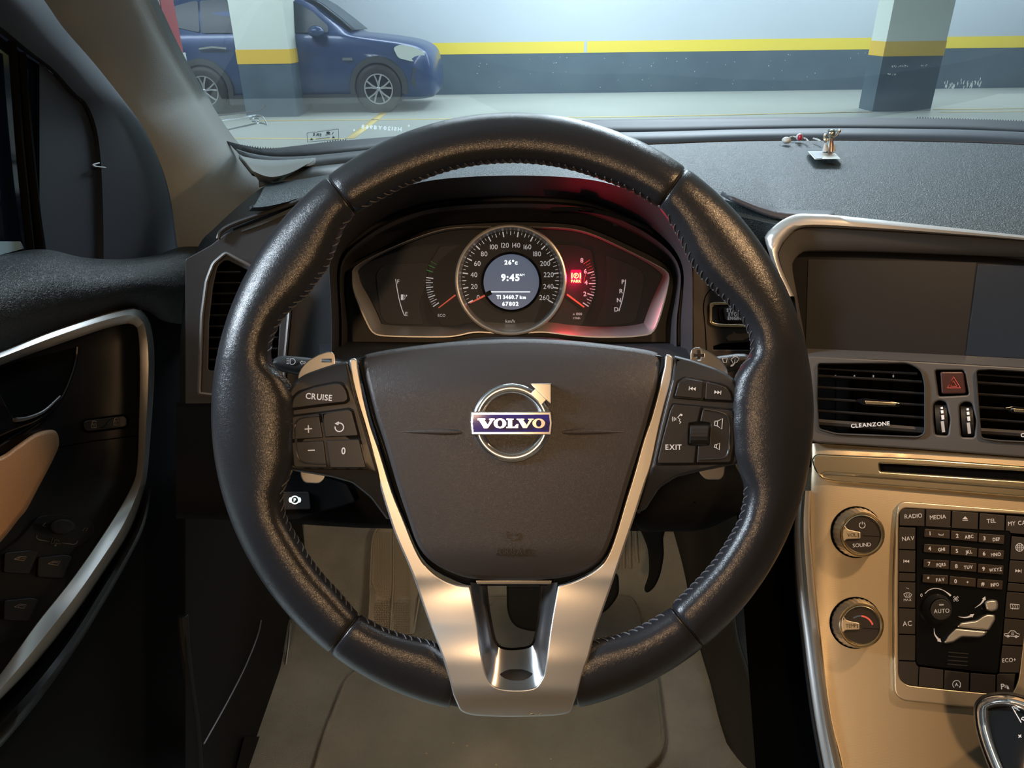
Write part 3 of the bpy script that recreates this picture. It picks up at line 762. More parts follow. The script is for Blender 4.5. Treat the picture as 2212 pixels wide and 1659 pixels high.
# --- grey inner surround sloping to the screen
gi = cr([(1740,740),(1722,640),(1712,585),(1712,567)], 3, False) + cr([(1720,555),(1734,546),(1751,543.5),(1850,544),(1956,547),(2212,557),(2370,566),(2400,580)], 5, False) + [(2410,640),(2390,740)]
so2 = [(x, y) for x, y in si]; so2[0] = (1716, 640)
A, B = resamp([(1735,760),(1716,640)] + si[1:-1] + [(2480,760)], n, False), resamp([(1742,762)] + gi + [(2390,762)], n, False)
mb = MB(); rows = []
for t, h in ((0, .006), (.05, .0075), (.5, .001), (.93, -.004), (1, -.007), (1, -.016)):
    rows.append([ku(a[0] + (b[0] - a[0]) * t, a[1] + (b[1] - a[1]) * t, h) for a, b in zip(A, B)])
mb.grid(rows); mb.build('inner_surround', M['grayp'], con, angle=50)
# --- screen
M['screen'] = mat('screen_glass', (0.010, 0.010, 0.010), 0.25, spec=0.25)
M['panel'] = mat('screen_panel', (0.018, 0.018, 0.018), 0.45, spec=0.15)
mb = MB(); mb.plate(ku, [(1700,540),(2420,552),(2400,800),(1725,782)], -.012, .01, 0); sg = mb.build('screen_glass', M['screen'], con)
mb = MB(); mb.plate(ku, rnd([(1746,560),(2109,567),(2084,769),(1740,757)], 2), -.0112, .0012, .3); mb.build('display_and_reflection', M['panel'], sg)
M['screen_reflection'] = mat('painted_screen_reflection', (0.022, 0.030, 0.042), 0.2, spec=0.3)
mb = MB(); mb.plate(ku, rnd([(2113,571),(2390,580),(2370,782),(2087,768)], 2), -.0108, .0014, .3); mb.build('display_and_reflection', M['screen_reflection'], sg)  # bluish pane: reflection on the screen glass, put into the base colour
# --- shelf below the screen and the vent panel
mb = MB()
shelf = [[(1725, 752, -.010), (1956, 762, -.010), (2212, 775, -.010), (2480, 790, -.010)], [(1735, 762, .004), (1956, 772, .004), (2212, 786, .004), (2480, 800, .004)], [(1745, 772, .010), (1956, 779, .010), (2212, 794, .010), (2480, 808, .010)]]
mb.grid([[ku(*p) for p in cr(r, 6, False)] for r in shelf]); mb.build('screen_shelf', M['grayp'], con, angle=50)
vo = rnd([(1744,768,6),(1956,778),(2212,793),(2470,808),(2480,1010),(2212,988),(1994,971),(1764,956,4),(1752,952,4),(1748,860)], 3)
vl = rnd([(1767,786,5),(1962,785,14),(1990,800,12),(1997,832),(1997,935,8),(1984,943,8),(1880,939),(1807,936),(1769,926,8),(1765,860)], 6)
vr = rnd([(2109,800,8),(2140,799),(2350,812,10),(2360,960,8),(2160,951),(2120,946,8),(2116,900)], 6)
hz = rnd([(2020,800,5),(2082,800,5),(2092,853,5),(2028,856,5)], 4)
t1 = rnd([(2016,872,8),(2028,865),(2044,868,8),(2051,905),(2048,941,6),(2020,939,6),(2017,905)], 5)
t2 = rnd([(2072,875,8),(2084,868),(2100,870,8),(2107,907),(2105,945,6),(2076,944,6),(2074,907)], 5)
mb = MB(); mb.plate(ku, vo, .010, .018, 4, bevh=.002, holes=[vl, vr, hz, t1, t2], step=None)
mb.build('vent_panel', M['grayp'], con, angle=40)
mb = MB(); mb.plate(ku, inset(vo, 6), -.030, .004, 0); mb.build('vent_cavity', M['void'], con)
# raised rims of the vents
for op, nm in ((vl, 'vent_rim'), (vr, 'vent_rim')):
    mb = MB(); q = [inset(op, d) for d in (-3.5, -2, 0, .8)]
    mb.grid([[ku(x, y, h) for x, y in r] for r, h in zip(q, (.0098, .0125, .0115, .004))], cu=True); mb.build(nm, M['grayp'], con, angle=60)
def slat(mb, x0, y0, x1, y1, h=.004, w=5, mi=0, tilt=.012):
    rows = []
    for i in range(9):
        t = i / 8; x = x0 + (x1 - x0) * t; y = y0 + (y1 - y0) * t
        rows.append([ku(x, y - w * .5, h - .0006), ku(x, y, h + .0008), ku(x, y + w * .5, h - .0002), ku(x, y + w * .8, h - tilt), ku(x, y - w * .2, h - tilt)])
    mb.grid(rows, mi, cu=True, cap=True)
M['slat'] = mat('vent_slat_plastic', (0.030, 0.028, 0.027), 0.38)
S_l = [((1767, 795), (1982, 807)), ((1767, 811.5), (1992, 824.5)), ((1767, 836), (1996, 850)), ((1767, 861), (1996, 875)), ((1767, 887), (1996, 902)), ((1767, 911), (1996, 929))]
for (a, b) in S_l:
    mb = MB(); last = a[1] == 911
    slat(mb, a[0], a[1], b[0], b[1], w=5 if not last else 12)
    if last: mb.text(ku, 'CLEANZONE', 1880, 917, 8.5, -4, .0055, 1, bold=1, th=.0004, sx=1.12, skew=-.0)
    mb.build('vent_slat', [M['slat'], M['white']], con, angle=40)
for i, y in enumerate((808, 826, 851, 879, 905, 930)):
    mb = MB(); slat(mb, 2112, y, 2358, y + 16, w=5 if i < 5 else 12)
    if i == 5: mb.text(ku, 'CLEANZONE', 2205, 940, 8.5, -4, .0055, 1, bold=1, th=.0004, sx=1.12, align='l')
    mb.build('vent_slat', [M['slat'], M['white']], con, angle=40)
mb = MB()
for x in (1805, 1846, 1887, 1930): 
    mb.plate(ku, [(x - 1.5, 800), (x + 1.5, 800), (x + 1.5, 935), (x - 1.5, 935)], -.012, .012, 0)
    mb.dec(ku, rect(x - 1.8, 810, x + 1.2, 815), -.008, 1, th=.004); 
tag(mb.build('vent_vane', [M['void'], M['white']], con), kind='stuff')
for x0, y0 in ((1845, 863), (2166, 880)):
    mb = MB(); mb.plate(ku, rnd([(x0, y0 + 1, 6), (x0 + 22, y0 - 3), (x0 + 78, y0 + 3), (x0 + 102, y0 + 8, 6), (x0 + 100, y0 + 16, 6), (x0 + 60, y0 + 16), (x0 + 20, y0 + 12)], 4), .008, .006, 2)
    tb = mb.build('vent_tab', M['gloss'], con)
    mb = MB(); mb.plate(ku, rnd([(x0 + 23, y0 + 2), (x0 + 92, y0 + 7), (x0 + 90, y0 + 13), (x0 + 25, y0 + 10)], 2), .0105, .003, 1.2); mb.build('tab_inlay', M['gold'], tb)
# hazard switch
M['hzp'] = mat('hazard_switch_plastic', (0.055, 0.020, 0.017), 0.35)
mb = MB(); mb.plate(ku, rnd([(2031,803,5),(2081,803,5),(2087,850,5),(2034,851,5)], 4), .0115, .008, 3)
tr = [(2060, 814), (2046.5, 838), (2075, 838)]
mb.line(ku, tr + [tr[0], tr[1]], 1.8, .0118, 1, th=.0003); tr2 = [(2060, 823), (2053.5, 834.5), (2067, 834.5)]; mb.line(ku, tr2 + [tr2[0], tr2[1]], 1.4, .0118, 1, th=.0003)
M['hzr'] = mat('hazard_red_print', (0.6, 0.10, 0.08), 0.5, emit=(1, .15, .1), es=.25)
mb.build('hazard_switch', [M['hzp'], M['hzr']], con)
for x in (2034, 2090):
    mb = MB(); rows = []
    for i in range(15):
        a = math.radians(-75 + 150 * i / 14); y = 905 + (3 if x > 2050 else 0) + 35 * math.sin(a); 
        rows.append([ku(x + dx + 3 * math.sin(a * .9), y, .001 + .011 * math.cos(a) - (0 if abs(dx) < 10 else .001)) for dx in (-13, -11, 11, 13)])
    mb.grid(rows)
    for k, (a0, a1) in enumerate(((-48, -38), (-32, -20), (-14, 2), (8, 55))):
        pth = []
        for i in range(6):
            a = math.radians(a0 + (a1 - a0) * i / 5); pth.append((x + 1 + 4 * math.sin(a) + (2 if k < 3 else 0), 905 + (3 if x > 2050 else 0) + 35 * math.sin(a), math.cos(a)))
        P = [(p[0], p[1]) for p in pth]; s_ = strip(P, 5 + k * .6)
        vs = s_; nn = len(vs)
        hh = [.0014 + .011 * p[2] for p in pth]; hh = hh + hh[::-1]
        mb.add([ku(v[0], v[1], h) for v, h in zip(vs, hh)], [tuple(range(nn))], 1)
    mb.build('thumb_wheel', [M['rubber'], M['white']], con, angle=40)
# --- lower champagne panel
def kside(x, y, h): return kl(x, y, h)
pan = [(1753,957),(1764,957),(1994,972),(2212,989),(2480,1012)] + [(2520,1400),(2560,1760)] + [(1835,1760)] + cr([(1826,1700),(1815.6,1640),(1795,1560),(1783,1482),(1765.5,1328),(1754,1212),(1749,1120),(1750,1040),(1753,1000)], 3, False)
mb = MB(); mb.plate(kl, pan, lambda x, y: .002 - .012 * max(0, (1790 - x) / 60) ** 2, .02, 2.5, step=26)
mb.build('metal_panel', M['champ'], con)
# satin side rail down the left edge
Ls = cr([(1722,1060),(1717,1120),(1716,1180),(1723,1290),(1733,1370),(1742,1444),(1754,1530),(1765.5,1598),(1785,1700),(1800,1770)], 4, False)
Rs = cr([(1752,1060),(1749,1120),(1752,1180),(1762,1290),(1770,1370),(1781,1450),(1793,1530),(1806,1598),(1830,1700),(1845,1770)], 4, False)
A, B = resamp(Ls, 50, False), resamp(Rs, 50, False); rows = []
for t, h in ((0, -.05), (0, -.008), (.25, -.004), (.40, -.0035), (.42, .004), (.6, .0075), (.85, .0065), (1, .001), (1.0, -.01)):
    rows.append([kl(a[0] + (b[0] - a[0]) * t, a[1] + (b[1] - a[1]) * t, h) for a, b in zip(A, B)])
mb = MB(); mb.grid(rows); mb.build('side_rail', M['silver'], con, angle=50)
# disc slot bar
mb = MB(); mb.plate(kl, rnd([(1754,990,6),(1764,980,6),(1994,990),(2212,1006),(2480,1028),(2480,1095),(2212,1075),(1994,1057),(1807,1041),(1772,1035,16),(1757,1010,10)], 4), .007, .006, 4, bevh=.003, holes=[rnd([(1900,1002),(2212,1019),(2480,1036),(2480,1056),(2212,1038),(1902,1017)], 2)])
db = mb.build('disc_bar', M['gold'], con, angle=50)
mb = MB(); mb.plate(kl, [(1896,998),(2480,1030),(2480,1060),(1898,1021)], .0035, .001, 0); mb.build('disc_slot', M['void'], db)
mb = MB(); mb.tube([kl(x, y, .0075) for x, y in cr([(1775,1026),(1800,1022),(1994,1036),(2212,1053),(2480,1074)], 4, False)], .0014, 8); mb.build('bar_ridge', M['gold'], db)
# --- knobs
M['knobface'] = mat('knob_face_plastic', (0.030, 0.024, 0.020), 0.38)
M['dark'] = mat('dark_print', (0.05, 0.04, 0.03), 0.5)
def knob(bx_, by_, fx, fy, word, mk, lab):
    mb = MB(); mb.plate(kl, circ(bx_ - 1, by_ + .5, 56, 64), .0035, .002, .5); rec = mb.build('knob_well', M['void'], con)
    rows = []
    N_ = 120
    for r0, cxx, cyy, h in ((53, bx_ , by_ + .5, .002), (52.5, bx_ + 1, by_ + 1, .006), (48.5, fx - 1.5, fy - .5, .017), (48, fx, fy, .0185)):
        rows.append([kl(cxx + (r0 + (0.8 if i % 4 < 2 and h < .018 else 0)) * math.cos(2 * pi * i / N_), cyy + (r0 + (0.8 if i % 4 < 2 and h < .018 else 0)) * math.sin(2 * pi * i / N_), h) for i in range(N_)])
    mb = MB(); mb.grid(rows, cu=True); ko = mb.build('knob', M['dchrome'], con, angle=25); ko['label'] = lab
    mb = MB(); rows = []
    for r0, h in ((49, .0180), (48, .0205), (46, .021), (44.5, .0198), (43, .0205), (41, .0208), (38.5, .0185)):
        rows.append([kl(fx + r0 * math.cos(2 * pi * i / 64), fy + r0 * math.sin(2 * pi * i / 64), h) for i in range(64)])
    mb.grid(rows, cu=True); mb.build('knob_ring', M['gold'], ko, angle=50)
    mb = MB(); mb.plate(kl, circ(fx, fy, 39.5, 64), .0192, .002, .5); mk(mb, .01925)
    mb.build('knob_face', [M['knobface'], M['white'], M['blue2'], M['redp'], M['gloss']], ko)
    mb = MB(); mb.plate(kl, rnd([(fx - 40, fy - 22), (fx - 31, fy - 11), (fx - 3, fy - 5, 3), (fx - 3, fy + 9, 3), (fx - 33, fy + 10), (fx - 40, fy + 16), (fx - 43, fy)], 3), .0215, .003, 1.5)
    mb.text(kl, word, fx - 22, fy + .5, 8.5, -2, .0216, 1, bold=0, sx=.9, sp=.6); mb.line(kl, [(fx - 8.5, fy - 3), (fx - 8, fy + 6)], 2, .0216, 1)
    mb.build('knob_pointer', [M['champ2'], M['dark']], ko)
M['blue2'] = mat('blue_print', (0.10, 0.16, 0.28), 0.5)
M['champ2'] = mat('champagne_metal', (0.74, 0.64, 0.48), 0.34, 0.8)
def mkvol(b, h):
    b.text(kl, 'SOUND', 1866 - 4.5, 1177, 8.5, -4, h, 1, bold=0)
    b.dec(kl, arc(1862.5, 1134.5, 7, 60, -240, 20) + arc(1862.5, 1134.5, 5.6, -240, 60, 20), h, 1, th=.0001); b.line(kl, [(1862.5, 1126.5), (1862.5, 1133)], 1.3, h, 1); b.line(kl, [(1864, 1157), (1902, 1159)], .9, h, 4)
knob(1851, 1149, 1862.5, 1154.5, 'VOL', mkvol, 'upper knob, for volume')
def mktemp(b, h):
    b.dec(kl, arc(1859, 1358, 29, 125, 85, 8) + arc(1859, 1358, 26, 85, 125, 8), h, 2, th=.0001); b.dec(kl, arc(1859, 1358, 29, 86, 18, 12) + arc(1859, 1358, 25.5, 18, 86, 12), h, 3, th=.0001)
    b.line(kl, [(1864, 1357), (1902, 1359)], .9, h, 4)
knob(1849, 1345, 1860.5, 1351, 'TEMP', mktemp, 'lower knob, for temperature')
# --- keypad
kf = rnd([(1939,1088,16),(1954,1082,6),(2212,1102),(2250,1105,20),(2248,1200),(2236,1350),(2217,1500,18),(2200,1537,10),(2104,1529),(1950,1514,16),(1932,1500,12),(1930,1400),(1930,1250),(1934,1140)], 10)
ki = rnd([(1942,1110,14),(1952,1098,10),(2212,1112),(2232,1116,14),(2230,1200),(2213,1350),(2199,1470,14),(2185,1501,14),(2050,1489),(1958,1479,16),(1942,1462,12),(1941,1300)], 8)
mb = MB(); mb.plate(kl, kf, .0075, .006, 3, bevh=.002, holes=[ki]); mb.build('keypad_frame', M['champ2'], con, angle=50)
mb = MB(); mb.plate(kl, ki, .0035, .002, 0); kb = mb.build('keypad_base', M['void'], con)
M['key'] = mat('key_plastic', (0.034, 0.029, 0.026), 0.38)
M['keyb'] = mat('number_key_plastic', (0.050, 0.038, 0.030), 0.30)
def Z3(x, y): return (1900 + x / 3.769, 1060 + y / 3.769)
def key(pts, marks=None, nm='console_key', mt='key', r=1.2, h=.0078):
    mb = MB(); mb.plate(kl, rnd([(*Z3(p[0], p[1]), *(p[2:] or ())) for p in pts], r), h, .004, .8, bevh=.0005)
    if marks: marks(mb, h + .00005)
    mb.build(nm, [M[mt], M['white']], con, angle=40)
def T(s_, x, y, hp, deg=-4, bold=0, sx=.95): return lambda b, h: b.text(kl, s_, *Z3(x, y), hp, deg, h, 1, bold=bold, sx=sx)
key([(163,180,8),(185,145,10),(368,152),(366,290),(163,283)], T('RADIO', 275, 205, 9.5))
key([(378,152),(580,165),(576,303),(374,290)], T('MEDIA', 475, 213, 9.5))
key([(590,166),(805,180),(800,316),(586,304)], lambda b, h: (b.dec(kl, [Z3(697,208), Z3(720,234), Z3(674,232)], h, 1), b.dec(kl, [Z3(674,238), Z3(720,241), Z3(720,246), Z3(674,243)], h, 1)))
key([(815,182),(1020,200),(1016,325),(810,316)], T('TEL', 910, 245, 9.5))
key([(1030,202),(1220,214),(1230,360),(1065,345),(1060,330),(1026,325)], lambda b, h: b.text(kl, 'MY CAR', *Z3(1047, 268), 9.5, -4, h, 1, align='l', sx=.9))
for y0, y1, mk in ((295, 475, T('NAV', 233, 388, 9.5)), (482, 660, lambda b, h: seek(b, h, *Z3(232, 575), -1, .6, 2, kl)), (668, 735, None),
                   (742, 950, lambda b, h: (b.text(kl, 'MAX', *Z3(228, 888), 5.5, -2, h, 1), b.line(kl, [Z3(*p) for p in [(196,842),(215,832),(243,832),(262,845),(250,868),(210,866),(196,842)]], 1.2, h, 1), [b.line(kl, [Z3(x, 842), Z3(x + 4, 852), Z3(x, 862)], 1, h, 1) for x in (217, 230, 243)], b.line(kl, [Z3(215,790), Z3(240,800)], .8, h, 1))),
                   (957, 1165, T('AC', 225, 1080, 11)), (1172, 1380, None)):
    key([(158,y0),(293,y0 + 6),(290,y1 + 5),(156,y1)], mk)
key([(157,1388),(290,1392),(305,1425,6),(318,1432),(312,1590),(220,1580,30),(160,1530,30)], None)
key([(325,1434),(520,1458),(518,1614),(318,1592)], None)
key([(530,1460),(730,1484),(725,1638),(524,1616)], lambda b, h: (b.text(kl, 'A', *Z3(627, 1577), 7.5, -4, h, 1, bold=1), b.dec(kl, arc(*Z3(627, 1577), 9.2, -50, 235, 20) + arc(*Z3(627, 1577), 7.8, 235, -50, 20), h, 1), b.dec(kl, circ(*Z3(655, 1596), 1.6, 8), h, 1)))
key([(740,1485),(945,1500),(942,1655),(735,1640)], None)
key([(955,1500),(968,1490),(1105,1490),(1085,1660,6),(952,1655)], lambda b, h: (b.text(kl, 'P', *Z3(1003, 1592), 12, -4, h, 1, bold=1), [b.line(kl, [Z3(x, 1582), Z3(x + 3, 1595), Z3(x, 1606)], .9, h, 1) for x in (1020, 1028, 1036)], b.dec(kl, [Z3(1046,1585), Z3(1057,1616), Z3(1036,1614)], h, 1)))
def globe(b, h):
    x, y = Z3(1140, 462); b.dec(kl, arc(x, y, 9, 0, 180, 14) + arc(x, y, 7.8, 180, 0, 14), h, 1); b.dec(kl, arc(x, y, 9, 180, 360, 14) + arc(x, y, 7.8, 360, 180, 14), h, 1)
    for d in (-3.5, 0, 3.5): b.line(kl, [(x + d, y - 8), (x + d * 1.3, y), (x + d, y + 8)], .8, h, 1); b.line(kl, [(x - 8, y + d), (x + 8, y + d)], .8, h, 1)
key([(1075,370),(1232,385),(1228,570),(1062,558)], globe)
key([(1060,566),(1226,578),(1212,755),(1046,742)], lambda b, h: seek(b, h, *Z3(1115, 652), 1, .65, 4, kl))
key([(1045,750),(1212,763),(1205,828),(1038,815)], None)
def rearh(b, h):
    b.line(kl, [Z3(*p) for p in [(1064,922),(1138,928),(1134,962),(1068,958),(1064,922)]], 1.3, h, 1)
    for x in (1082, 1100, 1118): b.line(kl, [Z3(x, 930), Z3(x + 5, 945), Z3(x, 968)], 1, h, 1)
key([(1036,824),(1205,836),(1185,1046),(1018,1032)], rearh)
key([(1017,1040),(1185,1054),(1168,1260),(1000,1252)], lambda b, h: (b.line(kl, [Z3(*p) for p in [(1016,1165),(1050,1160),(1068,1140),(1100,1142),(1116,1160),(1138,1168),(1134,1186),(1020,1182),(1016,1165)]], 1.4, h, 1), b.ring(kl, *Z3(1045,1184), 1.5, 3, h, 1, n=8), b.ring(kl, *Z3(1112,1188), 1.5, 3, h, 1, n=8), b.line(kl, [Z3(1095,1158), Z3(1075,1158), Z3(1075,1170), Z3(1095,1170)], 1.1, h, 1)))
key([(998,1260),(1168,1270),(1132,1482),(975,1480)], T('ECO+', 1055, 1378, 9))
# black inner field
mb = MB(); mb.plate(kl, rnd([(*Z3(305, 280), 4), (*Z3(330, 268), 4), Z3(700, 298), (*Z3(1055, 320), 5), (*Z3(1070, 345), 4), Z3(1050, 620), Z3(1008, 1100), (*Z3(962, 1475), 6), (*Z3(950, 1490), 4), Z3(600, 1448), (*Z3(320, 1418), 5), (*Z3(298, 1400), 5), Z3(298, 800)], 3), .0066, .003, 1)
for i in range(4): mb.line(kl, [Z3(560 - i * 3, 1315 + i * 32), Z3(722 - i * 2, 1328 + i * 32)], 2.2, .0067, 1, th=.0002)
x, y = Z3(425, 958)
h0 = .0067
mb.dec(kl, cr([Z3(368,835), Z3(400,806), Z3(450,792), Z3(500,800), Z3(550,825), Z3(585,850)], 4, False) + cr([Z3(575,862), Z3(540,828), Z3(500,806), Z3(450,798), Z3(402,812), Z3(372,840)], 4, False), h0, 2)
mb.text(kl, '0', *Z3(341, 850), 7.5, 0, h0, 2)
fx_, fy_ = Z3(621, 880)
for k in range(4):
    a = k * pi / 2 + .3; mb.line(kl, [(fx_, fy_), (fx_ + 3 * math.cos(a), fy_ + 3 * math.sin(a)), (fx_ + 7 * math.cos(a + .3), fy_ + 7 * math.sin(a + .3)), (fx_ + 6 * math.cos(a + .9), fy_ + 6 * math.sin(a + .9)), (fx_ + 2 * math.cos(a + .8), fy_ + 2 * math.sin(a + .8))], 1, h0, 2)
for tail, tip in (([(776,955),(825,920),(850,885)], (858,866)), ([(640,1026),(700,1032),(745,1020)], (766,1006)), ([(443,1118),(450,1170),(480,1212)], (499,1230))):
    P = cr([Z3(*p) for p in tail], 4, False); mb.dec(kl, strip(P, .4, 4.5), h0, 2)
    a, t = Vector(P[-1]), Vector(Z3(*tip)); d_ = (t - a).normalized(); nn_ = Vector((-d_.y, d_.x)); mb.dec(kl, [tuple(a + nn_ * 4.5), tuple(t + d_ * 1.5), tuple(a - nn_ * 4.5)], h0, 2)
mb.build('keypad_field', [M['gloss'], M['rubber'], M['white']], con)
rows4 = [((365,310),(572,322),(572,392),(362,376)), ((583,324),(798,345),(796,415),(580,395)), ((808,347),(1018,362),(1012,436),(805,418))]
offs = [(0, 0), (-3, 124), (-7, 248), (-13, 370)]
kt = [('1', '_'), ('2', 'ABC'), ('3', 'DEF'), ('4', 'GHI'), ('5', 'JKL'), ('6', 'MNO'), ('7', 'PQRS'), ('8', 'TUV'), ('9', 'WXYZ'), ('*', 'FAV'), ('0', '+'), ('#', 'INFO')]
for r_ in range(4):
    for c_i in range(3):
        q = rows4[c_i]; ox, oy = offs[r_]; a, b_ = kt[r_ * 3 + c_i]
        pts = [(p[0] + ox, p[1] + oy) for p in q]
        cxm = sum(p[0] for p in pts) / 4; cym = sum(p[1] for p in pts) / 4
        def mk(b, h, a=a, b_=b_, cxm=cxm, cym=cym):
            b.text(kl, a, *Z3(cxm - 57, cym - 4), 8.6, -4, h, 1, bold=1)
            if b_ == '_': b.line(kl, [Z3(cxm + 15, cym - 2), Z3(cxm + 15, cym + 9), Z3(cxm + 50, cym + 12), Z3(cxm + 50, cym)], 1.4, h, 1)
            else: b.text(kl, b_, *Z3(cxm + 40, cym + 4), 7.4, -5, h, 1, bold=1, sx=.74 if len(b_) == 4 else .88)
        key(pts, mk, 'number_key', 'keyb', 2.2, .0086)
# fan knob
fx, fy = Z3(500, 968)
mb = MB(); rows = []
for r0, cxx, cyy, h in ((33, fx - 9, fy - 1, .0066), (32, fx - 8, fy - 1, .010), (25, fx - 2, fy - 1, .0150), (23.5, fx - 1, fy - 1, .0165)):
    rows.append([kl(cxx + r0 * math.cos(2 * pi * i / 48), cyy + r0 * math.sin(2 * pi * i / 48), h) for i in range(48)])
mb.grid(rows, cu=True); fk = mb.build('fan_knob', M['rubber'], con, angle=50)
mb = MB(); mb.plate(kl, circ(fx, fy, 23, 48), .017, .004, 1.5); mb.text(kl, 'AUTO', *Z3(505, 978), 9.5, -3, .01705, 1, bold=0, sx=.9); mb.line(kl, [Z3(484,925), Z3(522,925), Z3(522,932), Z3(486,934)], 1, .01705, 1)
mb.build('auto_button', [M['button'], M['white']], fk)
# seated figure control
mb = MB(); mb.plate(kl, cr([Z3(*p) for p in [(862,905),(900,888),(950,892),(965,925),(955,970),(915,982),(870,970),(858,935)]], 4), .011, .006, 4, bevh=.003); mb.build('airflow_button', M['silver'], con)
mb = MB(); mb.plate(kl, rnd([Z3(*p) for p in [(940,1010),(943,1050),(890,1138),(624,1112),(660,1072),(720,1065),(790,1055),(840,1020),(880,1003)]], 4), .011, .005, 3.5, bevh=.0025); mb.build('airflow_button', M['silver'], con)
mb = MB(); mb.plate(kl, rnd([Z3(*p) for p in [(620,1118),(884,1143),(850,1185),(810,1196),(670,1192),(600,1235),(540,1246),(522,1236),(560,1175)]], 4), .011, .005, 3.5, bevh=.0025); mb.build('airflow_button', M['silver'], con)
# console side, dark, runs down to the tunnel
mb = MB(); rows = []
for x0, h in ((0, -.006), (6, -.03), (0, -.12), (-10, -.30)):
    rows.append([kl(a[0] + x0, a[1], h) for a in A])
mb.grid(rows); mb.build('console_side', M['plastic2'], con)
# ================================================================== GEAR LEVER
gp = PL((2110, 1500, .50), (2230, 1520, .49), (2200, 1700, .455))
gl = thing('gear_lever', gp(2200, 1640, -.08), 'black gear lever knob with a chrome rim and a shift pattern', 'gear lever')
go = cr([(2103,1530),(2112,1510),(2130,1499),(2165,1494),(2200,1499),(2235,1515),(2300,1570),(2340,1650),(2350,1740),(2310,1800),(2240,1790),(2180,1740),(2150,1690),(2124,1630),(2107,1575)], 5)
mb = MB(); C0 = (2215, 1650)
rows = [[gp(C0[0] + (x - C0[0]) * s_, C0[1] + (y - C0[1]) * s_, h) for x, y in go] for s_, h in ((.6, -.07), (.85, -.035), (.985, -.016), (1, -.009), (.99, -.003), (.965, 0))]
mb.grid(rows, cu=True); mb.build('knob_body', M['plastic2'], gl, angle=60)
mb = MB(); 
rr_ = inset(go, 9)
prof = [(.0, -.001), (.12, .0030), (.3, .0050), (.55, .0058), (.8, .0045), (1, .0)]
A2 = resamp(inset(go, 6), 80); B2 = resamp(inset(go, 33), 80)
mb.grid([[gp(a[0] + (b[0] - a[0]) * t, a[1] + (b[1] - a[1]) * t, h) for a, b in zip(A2, B2)] for t, h in prof], cu=True); mb.build('chrome_rim', M['chrome'], gl, angle=60)
fld = inset(go, 31)
Hg = lambda x, y: .0012 + .003 * max(0, 1 - ((x - 2215) / 100) ** 2 - ((y - 1650) / 140) ** 2)
mb = MB(); mb.plate(gp, fld, Hg, .002, 1, step=14)
Hg2 = lambda x, y: Hg(x, y) + .0003
mb.line(gp, [(2184,1523),(2240,1620)], 2, Hg2, 1); mb.text(gp, 'P', 2198, 1529, 14, -62, Hg2, 1, bold=0); mb.text(gp, 'R', 2213, 1552, 14, -62, Hg2, 1); mb.text(gp, 'N', 2228, 1577, 14, -62, Hg2, 1); mb.text(gp, 'D', 2243, 1602, 14, -62, Hg2, 1)
mb.text(gp, '+', 2203, 1590, 12, -50, Hg2, 1, bold=1)
mb.build('knob_field', [M['gloss'], M['white']], gl, angle=60)
mb = MB(); mb.tube([gp(2250, 1660, -.05), gp(2260, 1680, -.16)], .016, 16); mb.build('lever_boot', M['plastic2'], gl)
# ================================================================== DASHBOARD
ZD = 1.235
def top(px, py, h=0.0): 
    return onz(px, py, ZD + h)
dash = thing('dashboard', (0, .9, 1.1), 'dark grey dashboard with a grained top pad and a hooded instrument recess', 'dashboard')
dp = PL(.72)
# top pad, right of the hood: back edge to front edge, rolled at the front
back = cr([(1250,318),(1400,313),(1583,306),(1767,304),(1951,305.5),(2134,310),(2330,320),(2480,332)], 5, False)
front = cr([(1330,420),(1480,432),(1600,458),(1680,474),(1725,474),(1807,480),(1994,498),(2212,522),(2340,540),(2480,560)], 5, False)
A, B = resamp(back, 60, False), resamp(front, 60, False)
mb = MB(); rows = []
def depth_of(p): return (p - EYE).dot(_f)
def dfr(x): 
    k = min(1, max(0, (x - 1420) / 230)); return (1 - k) * .70 + k * (ku.d(x, 500) + .014)
for i in range(16):
    t = i / 14; r_ = []
    for a, b in zip(A, B):
        d0 = depth_of(onz(a[0], a[1], ZD)); d1 = dfr(b[0]); x, y = a[0] + (b[0] - a[0]) * t, a[1] + (b[1] - a[1]) * t
        r_.append(U(x, y, 1 / ((1 - t) / d0 + t / d1) - .010 * math.sin(pi * min(1, t))))
    rows.append(r_)
rows.append([p + _f * .03 + Vector((0, 0, -.02)) for p in rows[-1]])
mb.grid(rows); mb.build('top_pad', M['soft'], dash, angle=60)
# seam strip of darker ribbed vinyl along the front of the pad
st_a = cr([(1556,421),(1600,437),(1660,454),(1700,461),(1800,464)], 4, False); st_b = cr([(1576,433),(1620,452),(1660,468),(1690,474),(1800,480)], 4, False)
mb = MB(); mb.grid([[U(p[0], p[1], dfr(p[0]) * k - .004) for p in resamp(q, 24, False)] for q, k in ((st_a, 1.05), (st_b, .995))]); 
M['ribv'] = mat('ribbed_vinyl', (0.050, 0.052, 0.062), 0.5, bump=('noise', 300, 0.6, 0.001))
mb.build('pad_edge_strip', M['ribv'], dash, solid=.004)
